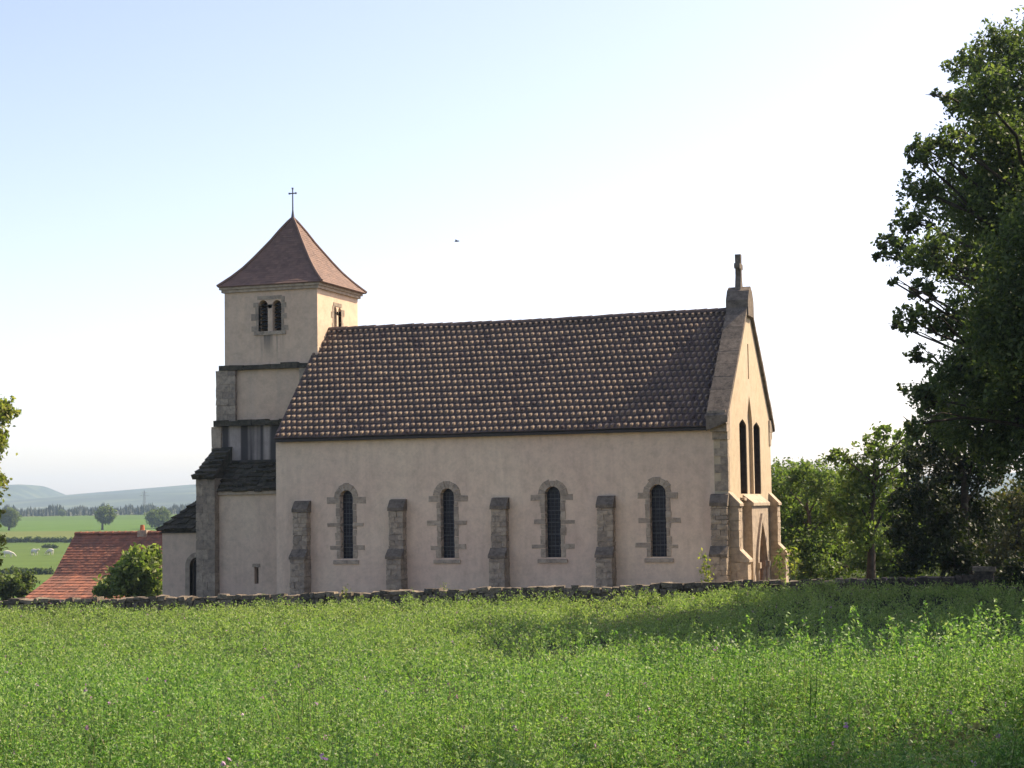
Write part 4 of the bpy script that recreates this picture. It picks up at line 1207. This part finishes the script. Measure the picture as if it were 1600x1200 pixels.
# pylon
b = gpos(224, 1500)
bm = bmesh.new()
hp_ = 14.5; b.z = float(H((224-800)/F_PX*1500, 1500))
for sx in (-1, 1):
    for sy in (-1, 1): tube(bm, [(b.x+sx*1.5, b.y+sy*1.5, b.z-1), (b.x+sx*0.3, b.y+sy*0.3, b.z+hp_+5)], [0.16, 0.12], 4)
for k in range(7):
    z0, z1 = b.z+k*2.6, b.z+(k+1)*2.6
    w0, w1 = 1.5-1.2*(k*2.6)/(hp_+5), 1.5-1.2*((k+1)*2.6)/(hp_+5)
    for s in (-1, 1):
        tube(bm, [(b.x-w0, b.y+s*w0, z0), (b.x+w1, b.y+s*w1, z1)], [0.08, 0.08], 4)
        tube(bm, [(b.x+w0, b.y+s*w0, z0), (b.x-w1, b.y+s*w1, z1)], [0.08, 0.08], 4)
for z, w_ in ((hp_+1.0, 4.5), (hp_+3.2, 3.4)): tube(bm, [(b.x-w_, b.y, b.z+z), (b.x+w_, b.y, b.z+z)], [0.14, 0.14], 4)
tag(obj('pylon', bm, M['steel']), 'thin lattice pylon standing before the far hills', 'pylon')
# bird
p = P(714, 377, 110)
bm = bmesh.new()
tube(bm, [p+Vector((-0.16, 0, 0)), p+Vector((-0.06, 0, 0.01)), p+Vector((0.08, 0, 0.01)), p+Vector((0.17, 0, 0))], [0.015, 0.05, 0.045, 0.012], 8)
bd = tag(obj('bird', bm, M['bird']), 'small dark bird flying in the sky above the nave roof', 'bird')
for s in (-1, 1):
    bm = bmesh.new()
    hexa(bm, [p+Vector(q) for q in ((-0.06, 0, 0.0), (0.06, 0, 0.0), (0.02, s*0.2, 0.07), (-0.07, s*0.2, 0.07), (-0.06, 0, 0.012), (0.06, 0, 0.012), (0.02, s*0.2, 0.08), (-0.07, s*0.2, 0.08))])
    obj('wing', bm, M['bird'], bd)

# ------------------------------------------------------------------ the alfalfa field
def field():
    quads, mats = [], []
    # distance band, plants (tufts of stems) per m2, stems per tuft, leaves per stem, leaf length
    bands = [(5.2, 9.5, 6.5, 24, 19, 0.034), (9.5, 15, 6.0, 19, 15, 0.039), (15, 24, 5.6, 14, 12, 0.050), (24, 36, 5.0, 10, 9, 0.068), (36, 60, 4.8, 8, 8, 0.088)]
    for d0, d1, dens, ns, nl, ls in bands:
        um = 0.40*d1+2.5
        n = int(dens*(d1-d0)*2*um)
        d = rng.uniform(d0, d1, n); u = rng.uniform(-um, um, n)
        keep = (np.abs(u) < 0.40*d+2.2) & (d < wall_d(u/d*F_PX+800)-0.55)
        pat = 0.5+0.22*np.sin(u*3.1+np.sin(d*1.9)*1.5)*np.sin(d*2.3+np.sin(u*2.1)*1.7)+0.18*np.sin(u*1.3+np.sin(d*0.9)*1.3)*np.sin(d*1.0+np.sin(u*0.8)*1.7)+0.15*np.sin(u*0.53+d*0.21+2)*np.sin(d*0.37-u*0.3)
        keep &= rng.random(n) < (0.62 if d0 < 12 else 0.42)+0.85*pat
        d, u, pat = d[keep], u[keep], pat[keep]; n = len(d)
        x, y = XY(u, d)
        ph = rng.normal(0.47, 0.10, n)+0.42*(pat-0.5)
        ph = np.where(rng.random(n) < 0.07, ph+rng.uniform(0.08, 0.2, n), ph)
        ph *= 1-0.06*sstep(40, 54, d)
        # stems fan out of each tuft
        N_ = n*ns
        ang = rng.uniform(0, 2*math.pi, N_); fan = np.abs(rng.normal(0, 0.23, N_))
        hgt = np.maximum(0.12, np.repeat(ph, ns)*(1-0.55*fan)*rng.uniform(0.72, 1.08, N_))
        off = np.stack([np.cos(ang), np.sin(ang)], 1)
        bx = np.repeat(np.stack([x, y], 1), ns, 0)+off*rng.uniform(0, 0.07, N_)[:, None]
        tx = bx+off*(fan*1.15)[:, None]+np.array([0.03, 0.0])
        uu, d2 = UD(bx[:, 0], bx[:, 1]); z = H(uu, d2)
        base = np.column_stack([bx, z]); tip = np.column_stack([tx, z+hgt])
        if d0 < 14:
            w = unit(np.stack([rng.normal(size=N_), rng.normal(size=N_), np.zeros(N_)], 1))*(0.0012+0.00020*d2)[:, None]
            low = base*0.55+tip*0.45
            quads.append(np.stack([low-w, low+w, tip+w*0.4, tip-w*0.4], 1)); mats.append(np.ones(N_, int))
        t = 0.28+0.74*rng.random((N_, nl))**0.75
        C = base[:, None, :]*(1-t[..., None])+tip[:, None, :]*t[..., None]
        taper = (1.15-0.8*t)[..., None]
        C = C+rng.normal(size=(N_, nl, 3))*np.array([0.045, 0.045, 0.012])*taper*(ls/0.036)**0.5
        size = np.repeat((1.25-0.55*t).reshape(-1), 1)
        C = C.reshape(-1, 3)
        if ls < 0.045:       # trifoliate leaves near the camera
            a = unit(np.concatenate([rng.normal(size=(len(C), 2)), rng.normal(size=(len(C), 1))*0.6+0.75], 1))
            for q in range(3):
                an = (q-1)*1.1
                ca, sa = math.cos(an), math.sin(an)
                aq = np.stack([a[:, 0]*ca-a[:, 1]*sa, a[:, 0]*sa+a[:, 1]*ca, a[:, 2]+rng.normal(size=len(C))*0.25], 1)
                quads.append(leaves(C+aq*(ls*0.45*size)[:, None], ls*0.78*size, 0.42, 0.35, aq*5, 1.0)); mats.append(np.zeros(len(C), int))
        else:
            quads.append(leaves(C, ls*size, 0.42, 0.1, np.array([0, 0, 0.9]))); mats.append(np.zeros(len(C), int))
        fl = rng.random(N_) < (0.012 if d0 < 15 else 0.006)
        cf = np.repeat(tip[fl], 6, 0)+rng.normal(size=(fl.sum()*6, 3))*0.009
        if len(cf): quads.append(leaves(cf, 0.015+0.0006*float(d0), 0.7, 0.2)); mats.append(np.full(len(cf), 2))
    # scattered tall stalks, most of them on the brow at the right
    n = 330
    d = rng.normal(16.5, 1.8, n); u = rng.uniform(-0.03, 0.33, n)*d
    x, y = XY(u, d); z = H(u, d)
    hgt = rng.uniform(0.55, 0.76, n)+0.2*(rng.random(n) < 0.12)
    base = np.stack([x, y, z], 1); tip = base+np.stack([rng.normal(size=n)*0.10+0.04, rng.normal(size=n)*0.10, hgt], 1)
    w = np.array([[0.003, 0.001, 0]])
    quads.append(np.stack([base-w, base+w, tip+w*0.4, tip-w*0.4], 1)); mats.append(np.ones(n, int))
    t = rng.random((n, 44))*0.62+0.40
    C = (base[:, None]*(1-t[..., None])+tip[:, None]*t[..., None]+rng.normal(size=(n, 44, 3))*np.array([0.04, 0.04, 0.015])*(1.4-t[..., None])).reshape(-1, 3)
    quads.append(leaves(C, 0.038, 0.45, 0.3)); mats.append(np.zeros(len(C), int))
    V = np.concatenate(quads); mi = np.concatenate(mats)
    print('field quads', len(V))
    me = quads_mesh('alfalfa_field', V, mi)
    for k in ('alfalfa', 'stem', 'petal'): me.materials.append(M[k])
    o = bpy.data.objects.new('alfalfa_field', me); COL.objects.link(o)
    tag(o, 'dense green alfalfa crop with a few mauve flowers filling the foreground', 'crop field', kind='stuff')
field()

# ------------------------------------------------------------------ haze: one closed box of thin air
bm = bmesh.new()
pts = []
for z in (-14.0, 112.0):
    for u_, d_ in ((-4700, -160), (4700, -160), (4700, 5400), (-4700, 5400)):
        x_, y_ = XY(u_, d_); pts.append((float(x_), float(y_), z))
hexa(bm, pts)
hz_m = bpy.data.materials.new('haze'); hz_m.use_nodes = True
nt = hz_m.node_tree; nt.nodes.clear()
out = nt.nodes.new('ShaderNodeOutputMaterial'); pv = nt.nodes.new('ShaderNodeVolumePrincipled')
pv.inputs['Color'].default_value = (0.58, 0.79, 1.0, 1)
pv.inputs['Density'].default_value = 1.45e-4
nt.links.new(pv.outputs[0], out.inputs['Volume'])
tag(obj('haze', bm, hz_m), 'thin pale summer haze over the valley', 'haze', kind='stuff')
